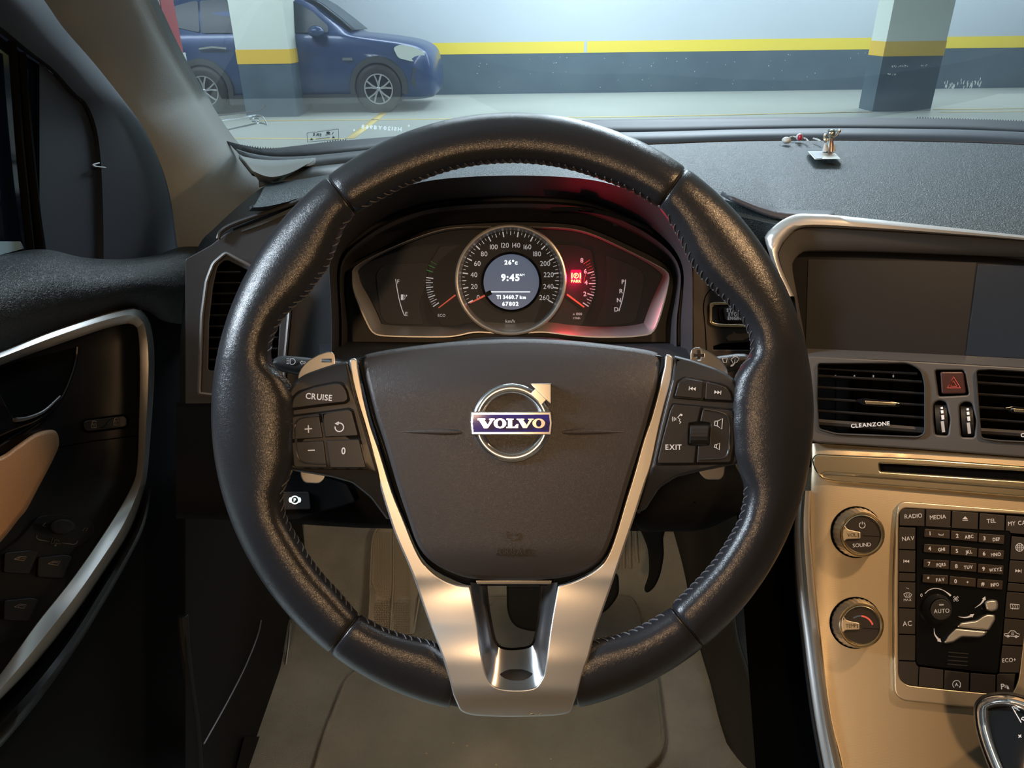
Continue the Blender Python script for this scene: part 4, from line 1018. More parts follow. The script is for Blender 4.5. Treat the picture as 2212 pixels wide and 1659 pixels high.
# defroster panel between pad and glass: two steps
l0 = cr([(488,304),(497,307),(542,317),(579,321),(655,313),(723,305),(854,294),(1000,277),(1107,266),(1250,259),(1400,257),(1583,253.5),(1767,253),(1951,255),(2134,259),(2330,268),(2480,278)], 4, False)
l1 = cr([(510,326),(520,330),(548,337),(590,343),(655,342),(723,336),(854,322),(1000,305),(1107,296),(1250,291),(1400,289),(1583,284),(1767,281),(1951,282),(2134,286),(2330,297),(2480,310)], 4, False)
l2 = cr([(532,350),(540,353),(565,362),(600,368),(655,366),(723,358),(854,345),(1000,330),(1107,324),(1250,318),(1400,313.5),(1583,306.5),(1767,304.5),(1951,306),(2134,310.5),(2330,320.5),(2480,333)], 4, False)
M['defr'] = mat('defroster_plastic', (0.020, 0.026, 0.036), 0.55)
M['defr2'] = mat('defroster_grey_plastic', (0.055, 0.070, 0.090), 0.5)
mb = MB(); q0, q1, q2 = (resamp(l, 80, False) for l in (l0, l1, l2))
mb.grid([[onz(*p, ZD - .004) for p in q0], [onz(*p, ZD - .012) for p in q1]]); mb.build('windshield_shroud', M['defr'], dash, solid=.004)
mb = MB(); mb.grid([[onz(*p, ZD - .012) for p in q1], [onz(*p, ZD - .001) for p in [(a[0] + (b[0] - a[0]) * .12, a[1] + (b[1] - a[1]) * .12) for a, b in zip(q1, q2)]], [onz(*p, ZD - .002) for p in q2]]); mb.build('defroster_panel', M['defr2'], dash, solid=.003)
# left top, smooth
M['teal'] = mat('smooth_top_plastic', (0.060, 0.078, 0.090), 0.5)
mb = MB(); mb.grid([[onz(*p, ZD - .003) for p in resamp(q, 20, False)] for q in (cr([(560,360),(600,366),(700,352),(800,345),(960,330)], 4, False), cr([(560,405),(600,396),(700,385),(800,360),(960,362)], 4, False))]); mb.build('side_top_panel', M['teal'], dash, solid=.003)
# left corner pad with the side defroster slot
cpad = [[(573,399),(605,393),(650,387),(705,378),(800,362)], [(560,425),(590,420),(640,412),(700,403),(800,395)], [(543,448),(575,446),(620,436),(648,428),(760,410)], [(538,456),(570,456),(605,450),(648,440),(760,418)]]
mb = MB(); mb.grid([[onz(p[0], p[1], ZD + hh) for p in cr(r, 5, False)] for r, hh in zip(cpad, (.001, .006, .004, -.004))]); mb.build('corner_pad', M['soft'], dash, angle=60, solid=.004)
# left end of the dash: outer shell rows from the pad edge down to the face
M['face_d'] = mat('dash_face_plastic', (0.034, 0.036, 0.041), 0.45)
E0 = cr([(575,400,.88),(545,420,.86),(500,458,.83),(462,494,.81),(437,518,.80),(416,560,.79),(400,620,.79),(392,700,.79),(388,790,.79),(388,870,.79),(392,900,.79)], 4, False)
E1 = cr([(600,450,.77),(560,462,.77),(520,478,.77),(482,505,.765),(455,536,.76),(438,580,.755),(425,640,.75),(418,720,.75),(415,800,.75),(416,865,.75),(430,885,.75)], 4, False)
E2 = cr([(640,470,.745),(590,482,.745),(545,500,.74),(500,520,.735),(470,548,.73),(450,590,.73),(438,650,.73),(430,720,.73),(424,800,.73),(424,860,.73),(450,880,.73)], 4, False)
mb = MB(); mb.grid([[U(*p) for p in q] for q in (E0, E1, E2)]); mb.build('dash_end', M['face_d'], dash, angle=70, solid=.004)
# defroster slot
mb = MB(); mb.line(dp, [(505,500),(560,478),(640,450),(700,420)], 12, .001 - .018, 0, th=.004, w2=20); mb.build('side_defroster_slot', M['void'], dash)
mb = MB(); mb.line(dp, [(521,499),(560,484),(620,458),(690,425)], 4, -.010, 0, th=.004, w2=11); mb.build('slot_lip', M['teal'], dash)
mb = MB(); mb.tube([dp(x, y, -.004) for x, y in cr([(471,516),(478,500),(500,486),(549,468),(630,440),(700,412)], 4, False)], .0022, 8); mb.build('slot_moulding', M['face_d'], dash)
# face around the vent and to the hood
facel = rnd([(400,560),(455,530),(487,505),(560,478),(660,440),(722,420),(722,900),(640,980),(400,900)], 6)
ven = rnd([(487,541,10),(560,580),(630,616,8),(629,671),(620,769),(616,857,4),(456,857),(427,853,8),(426,842),(432,681),(442,606,10),(457,567,8)], 5)
mb = MB(); mb.plate(dp, facel, -.008, .02, 2, holes=[inset(ven, 4)]); mb.build('left_face', M['face_d'], dash)
# hood over the instruments
lip = cr([(716,770),(716,700),(714,640),(712,560),(738,490),(790,436),(870,402),(960,384),(1107,377),(1250,383),(1340,402),(1420,442),(1470,500),(1494,570),(1497,650),(1497,700),(1497,770)], 6, False)
cl = cr([(750,770),(752,700),(748,640),(750,592),(765,566),(808,543),(878,510),(955,487),(1100,478),(1224,482),(1281,495),(1355,527),(1430,565),(1455,600),(1450,650),(1440,700),(1440,770)], 6, False)
N_ = 90; A, B = resamp(lip, N_, False), resamp(cl, N_, False)
M['hood'] = mat('hood_inner_plastic', (0.040, 0.038, 0.040), 0.5)
mb = MB(); rows = []
for t, d in ((0, .664), (0.0, .656), (.02, .654), (.06, .658), (.45, .695), (.50, .716), (.56, .716), (.62, .700), (.70, .704), (.74, .722), (.9, .735), (1, .748)):
    rows.append([U(a[0] + (b[0] - a[0]) * t, a[1] + (b[1] - a[1]) * t, d) for a, b in zip(A, B)])
mb.grid(rows); mb.build('hood_lining', M['hood'], dash, angle=40)
mb = MB(); rows = []
Bk = resamp(cr([(600,775),(600,700),(640,600),(650,500),(700,440),(760,400),(860,365),(960,352),(1107,345),(1250,348),(1340,360),(1430,395),(1500,430),(1560,500),(1580,600),(1600,700),(1600,775)], 6, False), N_, False)
for t, d in ((0, .657), (.05, .66), (.4, .70), (1, .80)):
    rows.append([U(a[0] + (b[0] - a[0]) * t, a[1] + (b[1] - a[1]) * t, d) for a, b in zip(A, Bk)])
top_only = [[p for p, a in zip(r, A) if a[1] < 560] for r in rows]
mb.grid(top_only); mb.build('hood_top', M['soft'], dash, angle=60)
mb = MB(); mb.line(U and (lambda x, y, h: U(x, y, .700 - h)), cr([(1190,452),(1250,452),(1320,464),(1400,492)], 4, False), 9, 0, 0, th=.006); 
mb.build('sensor_slot', M['gloss'], dash)
mb = MB(); mb.plate(lambda x, y, h: U(x, y, .69 - h), circ(1268, 451, 17, 24, 4), .002, .004, 1); mb.build('sensor_lens', M['gloss'], dash)
# backing around the cluster, ledge and right face
mb = MB(); mb.plate(PL(.765), [(700,430),(1520,430),(1520,800),(700,800)], 0, .01, 0); mb.build('cluster_backing', M['plastic2'], dash)
mb = MB(); rows = []
for y, d in ((738, .745), (744, .72), (748, .70), (754, .675), (775, .66), (830, .64), (960, .63)):
    rows.append([U(x, y + 2 * math.sin((x - 700) / 800 * pi), d) for x in range(690, 1521, 30)])
mb.grid(rows); mb.build('lower_ledge', M['face_d'], dash, angle=40)
M['brown'] = mat('right_face_plastic', (0.050, 0.044, 0.040), 0.45)
mb = MB(); mb.plate(dp, rnd([(1496,560,10),(1510,500),(1560,430),(1640,455),(1700,480),(1780,560),(1780,1010),(1500,1010)], 4), -.002, .02, 2, holes=[rnd([(1536,655,8),(1700,652),(1700,708),(1536,704,14)], 4), [(1541,748),(1560,742),(1620,739),(1700,740),(1700,756),(1541,755)]]); mb.build('right_face', M['brown'], dash)
mb = MB(); mb.plate(dp, [(1525,640),(1710,640),(1710,765),(1525,765)], -.022, .002, 0); mb.build('right_face_backing', M['void'], dash)
mb = MB(); mb.line(dp, cr([(1526,765),(1524,715),(1520,670),(1523,643),(1536,625),(1560,612)], 4, False), 2.2, -.0019, 0, th=.0001); mb.build('ignition_panel_seam', M['void'], dash)
M['scuff'] = mat('worn_scuff', (0.30, 0.20, 0.13), 0.8, bump=('noise', 700, .8, .001))
mb = MB(); mb.dec(dp, [(1569,729),(1573,724),(1581,722),(1585,716),(1590,720),(1603,721),(1612,719),(1625,723),(1618,729),(1608,732),(1607,735),(1574,736),(1571,732)], -.0019, 0, th=.0002); sc_ = mb.build('worn_patch', M['scuff'], dash)
# knee bolster below
M['knee'] = mat('knee_panel_plastic', (0.007, 0.007, 0.008), 0.8, spec=.12)
mb = MB(); kp_t = cr([(380,870),(560,870),(800,880),(1107,880),(1400,880),(1620,880),(1790,880)], 5, False); kp_b = cr([(380,1120),(560,1126),(700,1136),(840,1142),(1107,1144),(1380,1147),(1500,1147),(1560,1128),(1640,1085),(1700,1040)], 5, False)
q0, q1 = resamp(kp_t, 60, False), resamp(kp_b, 60, False); rows = []
for t, d in ((0, .73), (.1, .70), (.4, .672), (.8, .664), (.96, .67), (1, .685), (1.0, .80)):
    rows.append([U(a[0] + (b[0] - a[0]) * t, a[1] + (b[1] - a[1]) * t, d) for a, b in zip(q0, q1)])
mb.grid(rows); mb.build('knee_panel', M['knee'], dash, angle=60)
# steering column shroud
cs = thing('steering_column', U(1107, 900, .6), 'black steering column shroud behind the wheel hub', 'steering column')
o1 = cr([(1000,760),(1107,752),(1220,760),(1290,800),(1310,900),(1290,1010),(1200,1090),(1107,1105),(1010,1090),(930,1010),(905,900),(925,800)], 4)
mb = MB(); c0 = (1107, 915)
rows = [[U(c0[0] + (x - c0[0]) * s_, c0[1] + (y - c0[1]) * s_, d) for x, y in o1] for s_, d in ((.85, .50), (.98, .505), (1.05, .53), (1.12, .60), (1.15, .70))]
mb.grid(rows, cu=True); mb.build('shroud', M['plastic2'], cs, angle=60)
# lower shroud bulge seen right of the hub
mb = MB()
o2 = cr([(1373,1122),(1403,1076),(1429,1051),(1492,1020),(1540,1010),(1580,1012),(1603,1031),(1612,1060),(1600,1105),(1542,1132),(1502,1146),(1441,1147),(1390,1146)], 5)
rows = [[U(1500 + (x - 1500) * s_, 1085 + (y - 1085) * s_, d) for x, y in o2] for s_, d in ((1.02, .66), (1, .628), (.94, .615), (.7, .606), (.3, .602), (.02, .601))]
mb.grid(rows, cu=True); mb.build('knee_bulge', M['knee'], dash, angle=60)
mb = MB(); mb.plate(PL(.64), rnd([(560,1010),(640,1015),(749,1045,8),(760,1065),(768,1084,4),(740,1094),(700,1104),(640,1125),(560,1125)], 5), 0, .02, 3); mb.build('switch_console', M['knee'], dash)
# parking brake switch mark
mb = MB(); ps = PL(.638)
mb.plate(ps, rnd([(590,1062),(668,1062),(672,1100),(590,1102)], 5), .0012, .003, 2); hq = .00125
mb.dec(ps, arc(637, 1080, 9.5, 0, 180, 14) + arc(637, 1080, 6.8, 180, 0, 14), hq, 1, th=.0003); mb.dec(ps, arc(637, 1080, 9.5, 180, 360, 14) + arc(637, 1080, 6.8, 360, 180, 14), hq, 1, th=.0003)
for s_ in (1, -1): mb.dec(ps, [(637 + s_ * 8, 1074), (637 + s_ * 12, 1075), (637 + s_ * 13.5, 1080), (637 + s_ * 12, 1085), (637 + s_ * 8, 1086), (637 + s_ * 10, 1080)], hq, 1, th=.0003)
mb.text(ps, 'P', 637, 1080, 7.5, 0, hq, 1, bold=2)
M['glow'] = mat('backlit_mark', (0.8, 0.8, 0.78), 0.5, emit=(.85, 1, .95), es=1.0)
tag(mb.build('parking_brake_switch', [M['plastic2'], M['glow']]), 'black parking brake switch with a lit ring symbol, below the left steering spoke', 'switch')
# ================================================================== SIDE AIR VENT
sv = thing('air_vent', dp(530, 700, -.02), 'tall side air vent in a silver frame beside the driver door', 'air vent')
mb = MB(); q = [ven, inset(ven, 1), inset(ven, 4), inset(ven, 7), inset(ven, 8)]
mb.grid([[dp(x, y, h) for x, y in r] for r, h in zip(q, (-.008, .0, .0015, .0, -.008))], cu=True); mb.build('vent_frame', M['silver'], sv, angle=60)
op = rnd([(487,560,10),(540,586),(608,618,8),(606,671),(600,769),(598,800),(450,800),(452,696),(460,621,10),(470,575,8)], 5)
mb = MB(); mb.plate(dp, inset(ven, 6), -.006, .012, 2, holes=[op]); mb.build('vent_surround', M['face_d'], sv)
mb = MB(); mb.plate(dp, inset(ven, 8), -.045, .002, 0); mb.build('vent_back', M['void'], sv)
for y in (588, 611, 634, 657, 681, 705, 729, 753, 777):
    x0 = 452 + max(0, (690 - y)) * .06; x1 = 600 if y > 640 else 520 + (y - 588) * 1.7
    rows = []; mb = MB()
    for i in range(5):
        x = x0 + (x1 - x0) * i / 4; rows.append([dp(x, y - 2, -.010), dp(x, y, -.008), dp(x, y + 2, -.010), dp(x, y + 4, -.026), dp(x, y + 1, -.026)])
    mb.grid(rows, cu=True, cap=True); mb.build('vent_slat', M['plastic'], sv)
# ================================================================== START BUTTON
sb = thing('start_button', dp(1610, 680, -.01), 'black engine start button in a brass coloured ring, half hidden by the wheel', 'button')
o = rnd([(1532,655,12),(1540,652,4),(1700,650,10),(1700,710,10),(1548,706,12),(1532,700,16)], 8)
mb = MB(); mb.plate(dp, o, .001, .008, 2, holes=[inset(o, 7.5)], bevh=.0012); mb.build('button_ring', M['gold'], sb, angle=50)
mb = MB(); mb.plate(dp, inset(o, 7), -.004, .01, 1); mb.build('button_well', M['grayp'], sb)
mb = MB(); mb.plate(dp, rnd([(1551,664,8),(1680,660,8),(1680,700,8),(1555,700,10)], 6), .001, .008, 3, bevh=.001); mb.build('button_body', M['gloss'], sb)
mb = MB(); mb.plate(dp, rnd([(1562,666,5),(1676,663,5),(1676,694,5),(1566,693,5)], 4), .0042, .004, 2, bevh=.001)
for s_, x, y in (('START', 1569.5, 670), ('STOP', 1573, 678.3), ('ENGINE', 1572, 687)): mb.text(dp, s_, x, y, 7.2, 0, .00425, 1, bold=2, align='l', sx=.9, th=.0003)
mb.build('button_cap', [M['grayp'], M['white']], sb)
# ================================================================== STALKS
sp_ = PL(.535)
ts = thing('turn_signal_stalk', sp_(760, 800, -.02), 'black turn signal stalk with headlight symbol, left of the wheel hub', 'stalk')
def stalk(name, par, P, rad, marks):
    mb = MB(); rows = []
    for (x, y, ry) in P:
        rows.append([sp_(x, y + ry * math.sin(2 * pi * j / 20), .0075 * math.cos(2 * pi * j / 20) - .006) for j in range(20)])
    mb.grid(rows, cu=True, cap=True); mb.build(name, M['plastic'], par, angle=50)
    mb = MB(); marks(mb, .0017); mb.build('stalk_marking', M['white'], par)
def hl(b, h):
    h += .0002
    b.line(sp_, cr([(627,775),(634,775),(638,781),(634,786.5),(627,786),(627,775)], 3, False), 1.2, h)
    for k in range(4): b.line(sp_, [(619, 774.5 + k * 3.6), (625, 775.8 + k * 3.3)], 1, h)
    b.line(sp_, [(648,783),(653,779),(653,781.5),(660,782),(660,786),(653,785.5),(653,788),(648,783)], 1.1, h)
stalk('stalk_arm', ts, [(590,784,3),(592,784,9),(600,784.5,14),(612,786,18),(640,790,20),(720,798,20),(900,830,18)], 0, hl)
ws = thing('wiper_stalk', sp_(1480, 800, -.02), 'black wiper stalk with spray symbols, right of the wheel hub', 'stalk')
def wm(b, h):
    h += .0002
    b.line(sp_, [(1579,776),(1584,786),(1592,782),(1597,774),(1588,770),(1579,776)], 1.1, h); b.line(sp_, [(1584,771),(1590,769),(1594,771)], 1.1, h); b.line(sp_, [(1586,786),(1588,774)], 1, h)
    b.line(sp_, [(1560,774),(1571,773),(1569,783),(1563,783),(1560,774)], 1.1, h); b.dec(sp_, [(1577,791),(1580,788),(1587,786),(1584,790),(1580,792)], h)
stalk('stalk_arm', ws, [(1619,775,3),(1617,776,9),(1608,778,14),(1590,782,18),(1560,788,20),(1480,800,20),(1320,830,18)], 0, wm)
# ================================================================== WINDSHIELD PLANE
_g0 = onz(1500, 255, ZD); 
WSP = Vector((0, _g0.y, ZD)); WSQ = Vector((0, .36, 1.67))
_wd = (WSQ - WSP).normalized(); WSN = Vector((0, -_wd.z, _wd.y))
WSN = Vector((0, _wd.z, -_wd.y))
def ws(px, py, h=0.0):
    r = ray(px, py); t = (WSP - EYE).dot(WSN) / r.dot(WSN); p = EYE + r * t
    return p - r.normalized() * h
# ================================================================== A-PILLAR
pillar = thing('windshield_pillar', (-.47, .9, 1.3), 'beige fabric covered windshield pillar between side window and windshield', 'pillar')
Rr = cr([(215,-180),(262,-90),(312,0),(348,72),(380,131),(416,190),(457,258),(493,309),(520,336),(545,362),(575,384),(620,405),(690,450)], 4, False)
Lr = cr([(-60,-180),(30,-80),(95,0),(136,59),(203,136),(271,221.5),(307,271),(334.5,325),(357,384),(371,443),(380,510),(392,570),(420,680)], 4, False)
A, B = resamp(Rr, 50, False), resamp(Lr, 50, False)
mb = MB(); rows = []
for k in range(13):
    t = k / 12; r_ = []
    for i, (a, b) in enumerate(zip(A, B)):
        pa = ws(a[0], a[1], .012); pa = U(a[0], a[1], min(depth_of(pa), 1.14 - .0007 * max(0, a[1] - 309))); pb = onx(b[0], b[1], -.475)
        p = pa.lerp(pb, t); dr = (EYE - p).normalized()
        r_.append(p + dr * (.045 * math.sin(pi * min(1, t ** .7)) ** .8 if 0 < t < 1 else 0))
    rows.append(r_)
rows.insert(0, [p + Vector((.002, .03, .0)) for p in rows[0]])
mb.grid(rows); mb.build('pillar_trim', M['pillar'], pillar, angle=70)
# foot of the pillar running into the dash corner
ft = [[(516,333),(550,338),(600,341),(683,339.5)], [(528,348),(560,360),(610,360),(680,345)], [(543,368),(582,382),(625,374),(668,352)], [(560,392),(596,396),(628,380),(660,358)]]
mb = MB(); mb.grid([[onz(p[0], p[1], ZD + h) for p in cr(r, 5, False)] for r, h in zip(ft, (.0, .006, .010, .0))])
mb.build('pillar_foot', M['pillar'], pillar, angle=70, solid=.006)
# ================================================================== DRIVER DOOR
door = thing('driver_door', (-.5, .6, .9), 'black driver door with a silver trim band and a tan armrest', 'car door')
XD = -.425
fd = lambda x, y, h=0.0: onx(x, y, XD + h)
# upper shoulder pad
tp = cr([(-60,556),(0,551),(60,540),(110,540),(180,556),(260,560),(330,552),(400,530),(470,520)], 4, False)
bt = cr([(-60,790),(0,765),(108,720),(217,683),(275,667),(320,672),(345,690),(390,700),(470,700)], 4, False)
A, B = resamp(tp, 40, False), resamp(bt, 40, False)
mb = MB(); rows = []
for t, h in ((0, -.05), (.04, -.02), (.12, .002), (.3, .020), (.5, .028), (.7, .022), (.9, .008), (1, .0), (1.0, -.01)):
    rows.append([fd(a[0] + (b[0] - a[0]) * t, a[1] + (b[1] - a[1]) * t, h) for a, b in zip(A, B)])
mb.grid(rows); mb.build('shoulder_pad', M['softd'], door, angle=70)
mb = MB(); mb.plate(fd, [(-80,660),(300,640),(470,680),(475,1300),(430,1760),(-80,1760)], -.012, .02, 0); M['doorp'] = mat('door_lower_plastic', (0.008, 0.008, 0.009), 0.6, spec=.2); mb.build('door_panel', M['doorp'], door)
# silver band
To = cr([(-70,785),(0,760.5),(108.5,717),(217,681),(275,666.5),(300,666),(315,681),(325.6,703),(333,753),(333,826),(325.6,934),(318,1025),(306,1079),(278,1151),(222.5,1238),(159,1330),(79.5,1429),(0,1512),(-60,1570)], 5, False)
Ti = cr([(-70,815),(0,789),(108.5,750),(217,713),(270,700),(289,702),(297,712),(301,753),(302,826),(300,916),(297,999),(286,1048),(238,1131),(159,1246),(79.5,1346),(0,1457),(-60,1530)], 5, False)
A, B = resamp(To, 110, False), resamp(Ti, 110, False)
mb = MB(); rows = []
for t, h in ((0, -.012), (0, .002), (.08, .010), (.35, .0125), (.42, .013), (.75, .008), (.97, .004), (1, .0), (1, -.012)):
    rows.append([fd(a[0] + (b[0] - a[0]) * t, a[1] + (b[1] - a[1]) * t, h) for a, b in zip(A, B)])
mb.grid(rows); mb.build('silver_band', M['chrome_s'] if 'chrome_s' in M else M['silver'], door, angle=28)
# gloss inner field, seam, handle cup and lever
fo = [(-70,812)] + Ti[5:] ; fld = cr([(-70,812),(0,787),(108,748),(217,711),(270,698),(289,702),(297,712),(301,753),(302,826),(300,916),(297,999),(286,1048),(238,1131),(159,1246),(79,1346),(0,1457),(-70,1530)], 3, False)
mb = MB(); mb.plate(fd, fld, -.008, .01, 1, step=40); M['doorg'] = mat('door_insert_plastic', (0.013, 0.013, 0.014), 0.32); mb.build('door_insert', M['doorg'], door)
mb = MB(); mb.line(fd, [(124,967),(200,953),(299,941)], 2.5, -.0078, 0, th=.0002); mb.build('insert_seam', M['void'], door)
mb = MB(); cup = cr([(-70,830),(0,795),(60,775),(120,762),(165,752),(164,775),(155,810),(135,855),(110,890),(70,920),(30,940),(-10,975),(-70,1000)], 4)
mb.plate(fd, cup, -.0072, .002, 1); mb.build('handle_cup', M['void'], door)
mb = MB(); mb.tube([fd(x, y, -.006) for x, y in cr([(166,750),(163,780),(153,815),(133,860),(104,896),(62,926),(20,950),(-20,975)], 4, False)], .0016, 8); mb.build('cup_rim', M['gloss'], door)
mb = MB(); lv = rnd([(-60,862),(0,848,4),(12,872),(30,904,8),(60,902),(100,885),(132,853,2),(128,868),(108,894),(70,915),(30,930),(-10,948),(-60,968)], 5)
mb.plate(fd, lv, .012, .010, 3, bevh=.004); mb.build('door_handle', M['gloss'], door)
mb = MB(); mb.tube([fd(x, y, .0125) for x, y in cr([(34,907),(60,903),(95,888),(130,856)], 4, False)], lambda t: .0016 * (1 - .6 * t) + .0003, 8); mb.build('handle_edge', M['dchrome'], door)
# tan armrest
arm = cr([(-70,1010),(0,986),(36,962),(72,938),(100,929),(118,930),(126,942),(127,963),(118,985),(108,1006),(83,1053),(58,1100),(40,1122),(0,1172),(-70,1240)], 4)
Ha = lambda x, y: .018 - .010 * ((x - 40) / 90) ** 2
mb = MB(); mb.plate(fd, arm, Ha, .02, 9, bevh=.008, step=12); mb.build('armrest', M['cream'], door, angle=60)
# lock switch
mb = MB(); mb.plate(fd, rnd([(174,911,8),(184,905,6),(270,894,8),(279,904,6),(279,922,8),(270,926),(188,936,8),(177,929,6)], 6), -.0066, .003, 1); mb.build('lock_well', M['void'], door)
mb = MB(); mb.plate(fd, rnd([(180,913,6),(186,909,5),(268,898,6),(274,905,5),(274,918,5),(267,922),(190,931,6),(182,926,5)], 5), -.003, .006, 2)
h = -.0029
for x, y, op_ in ((203, 918.5, 1), (251, 912, 0)):
    mb.line(fd, [(x - 5, y - 2), (x - 5, y + 6), (x + 5, y + 5), (x + 5, y - 3), (x - 5, y - 2)], 1.1, h, 1)
    mb.line(fd, cr([(x - 4, y - 3), (x - 3, y - 8), (x + 2, y - 9), (x + 5, y - (7 if op_ else 3))], 3, False), 1.1, h, 1); mb.line(fd, [(x, y), (x, y + 3)], 1.4, h, 1)
mb.line(fd, cr([(216,924),(226,921),(234,909),(246,903)], 4, False), 1.3, h, 2)
M['dimw'] = mat('dim_print', (0.40, 0.33, 0.27), 0.5)
mb.build('lock_switch', [M['button'], M['dimw'], M['void']], door)
# mirror and window switches
mb = MB(); mb.plate(fd, cr([(40,1165),(75,1125),(100,1113),(150,1115),(200,1130),(195,1165),(150,1200),(130,1300),(60,1370),(-40,1380),(-40,1240)], 3), -.006, .004, 2, step=30); mb.build('switch_plate', M['doorg'], door)
mb = MB(); rows = [[fd(136 + r0 * math.cos(2 * pi * i / 24), 1138 + r0 * .62 * math.sin(2 * pi * i / 24), hh) for i in range(24)] for r0, hh in ((27, -.005), (26, .001), (22, .003), (.5, .003))]
mb.grid(rows, cu=True); mb.build('mirror_knob', M['button'], door, angle=40)
mb = MB(); h = -.0055
mb.line(fd, [(99,1129),(92,1136),(98,1137)], 1.1, h); mb.line(fd, [(178,1147),(184,1140),(190,1141),(186,1147)], 1.1, h)
mb.line(fd, [(80,1156),(79,1162),(84,1166),(107,1170)], 1.1, h); mb.line(fd, [(134,1173),(160,1176),(165,1174),(168,1168)], 1.1, h)
mb.line(fd, [(114,1162),(110,1175),(116,1174),(118,1166),(126,1167),(131,1175),(119,1174)], 1.1, h); mb.dec(fd, [(117,1177),(123,1176),(121,1180),(118,1180)], h)
mb.build('mirror_marking', M['dimw'], door)
for x, y in ((43.5, 1206), (116.5, 1216), (43.5, 1309)):
    mb = MB(); mb.plate(fd, rnd([(x - 34, y - 12), (x + 24, y - 18), (x + 40, y - 14), (x + 20, y + 34), (x - 36, y + 30)], 6), -.002, .006, 3, bevh=.002)
    h = -.0019; mb.line(fd, [(x - 13, y + 2), (x, y - 4), (x + 14, y - 3), (x + 8, y + 5), (x - 13, y + 2)], 1.1, h, 1); mb.line(fd, [(x - 5, y + 2), (x - 1, y - 1), (x + 10, y)], 1, h, 1)
    mb.build('window_switch', [M['button'], M['dimw']], door)
# pocket edge under the band
po = cr([(318,1045),(306,1100),(278,1168),(222,1262),(150,1375),(70,1475),(0,1550),(-60,1610)], 4, False); pi_ = cr([(326,1060),(314,1130),(285,1195),(235,1285),(165,1400),(80,1520),(0,1615),(-60,1680)], 4, False)
A, B = resamp(po, 50, False), resamp(pi_, 50, False)
mb = MB(); mb.grid([[fd(a[0] + (b[0] - a[0]) * t, a[1] + (b[1] - a[1]) * t, h) for a, b in zip(A, B)] for t, h in ((0, .0), (.2, .010), (.6, .014), (.9, .010), (1, .0), (1, -.01))]); mb.build('pocket_edge', M['doorg'], door, angle=60)
# window frame, window glass and mirror cover panel
M['wframe'] = mat('door_frame_fabric', (0.018, 0.026, 0.040), 0.7); M['tint'] = mat('dark_side_glass', (0.004, 0.008, 0.018), 0.08)
xf = -.49
fw = lambda x, y, h=0.0: onx(x, y, xf + h)
a_ = cr([(-40,-160),(60,-60),(130,20),(180,100),(250,190),(310,270),(350,340),(375,420),(392,540),(400,580)], 4, False); b_ = cr([(-200,-60),(-60,30),(0,72),(60,118),(105,150),(150,200),(180,228),(200,300),(205,450),(205,575)], 4, False)
A, B = resamp(a_, 40, False), resamp(b_, 40, False)
mb = MB(); mb.grid([[fw(a[0] + (b[0] - a[0]) * t, a[1] + (b[1] - a[1]) * t, h) for a, b in zip(A, B)] for t, h in ((0, -.02), (.1, -.002), (.5, .006), (.9, .0), (1, -.012))]); mb.build('window_frame', M['wframe'], door, angle=70)
mb = MB(); mb.plate(fw, [(85,135),(150,190),(182,226),(205,300),(400,350),(400,585),(85,585)], -.008, .004, 1, step=60); mb.build('mirror_panel', M['wframe'], door)
mb = MB()
mb.tube([fw(x, y, -.004) for x, y in cr([(26,90),(34,200),(44,330),(58,470),(66,545)], 4, False)], .004, 8); mb.tube([fw(x, y, -.002) for x, y in cr([(46,115),(52,200),(64,330),(78,460),(90,545)], 4, False)], .0045, 8)
mb.build('window_channel', M['void'], door)
mb = MB(); mb.tube([fw(x, y, .0) for x, y in cr([(214,352),(199,357),(215,361),(260,365),(300,376),(325,396)], 4, False)], .0011, 6); mb.build('panel_curve', M['dchrome'], door)  # thin metal line curving across the mirror panel
wg = MB(); wg.plate(fw, [(-120,40),(0,70),(105,145),(105,585),(-120,585)], -.014, .004, 0, step=None); wgo = wg.build('side_glass', M['tint'], door)
# outside mirror low in the side window, its reflection painted pale blue
M['mir'] = mat('painted_mirror_reflection', (0.30, 0.48, 0.60), 0.4)
mb = MB(); mb.plate(fw, rnd([(-90,521),(44,521.5),(48,528),(52,537),(0,551),(-90,566)], 2), -.012, .004, .5); mb.build('mirror_reflection_strip', M['mir'], door)
# ================================================================== SILL, KICK PANEL
sill = thing('door_sill', (-.36, .8, .5), 'black door sill and kick panel with a thin bright edge beside the carpet', 'door sill')
XS = -.385
fs = lambda x, y, h=0.0: onx(x, y, XS + h)
M['sillp'] = mat('sill_plastic', (0.009, 0.008, 0.008), 0.6, spec=.25)
mb = MB(); mb.plate(fs, [(400,900),(640,1000),(660,1200),(622,1350),(600,1480),(577,1590),(550,1700),(400,1720)], 0, .02, 3, step=40); mb.build('kick_panel', M['sillp'], sill)
mb = MB(); mb.tube([fs(x, y, .003) for x, y in cr([(564,1340),(556,1375),(530,1440),(500,1500),(470,1555),(440,1608)], 4, False)], .0013, 8); mb.build('panel_seam', M['grayp'], sill)
mb = MB(); mb.tube([fs(x, y, .006) for x, y in cr([(627,1345),(622,1400),(610,1475),(596,1535),(577,1600),(556,1660),(535,1720)], 4, False)], .0022, 8); mb.build('sill_edge', M['dchrome'], sill)
mb = MB(); mb.tube([fs(x, y, -.004) for x, y in cr([(395,1330),(402,1420),(412,1500),(422,1580),(430,1700)], 4, False)], .006, 10); mb.build('door_seal', M['rubber'], sill)
mb = MB(); mb.plate(fs, [(528,1592),(580,1590),(556,1700),(500,1700)], .0045, .004, 1); mb.build('sill_cap', M['sillp'], sill)
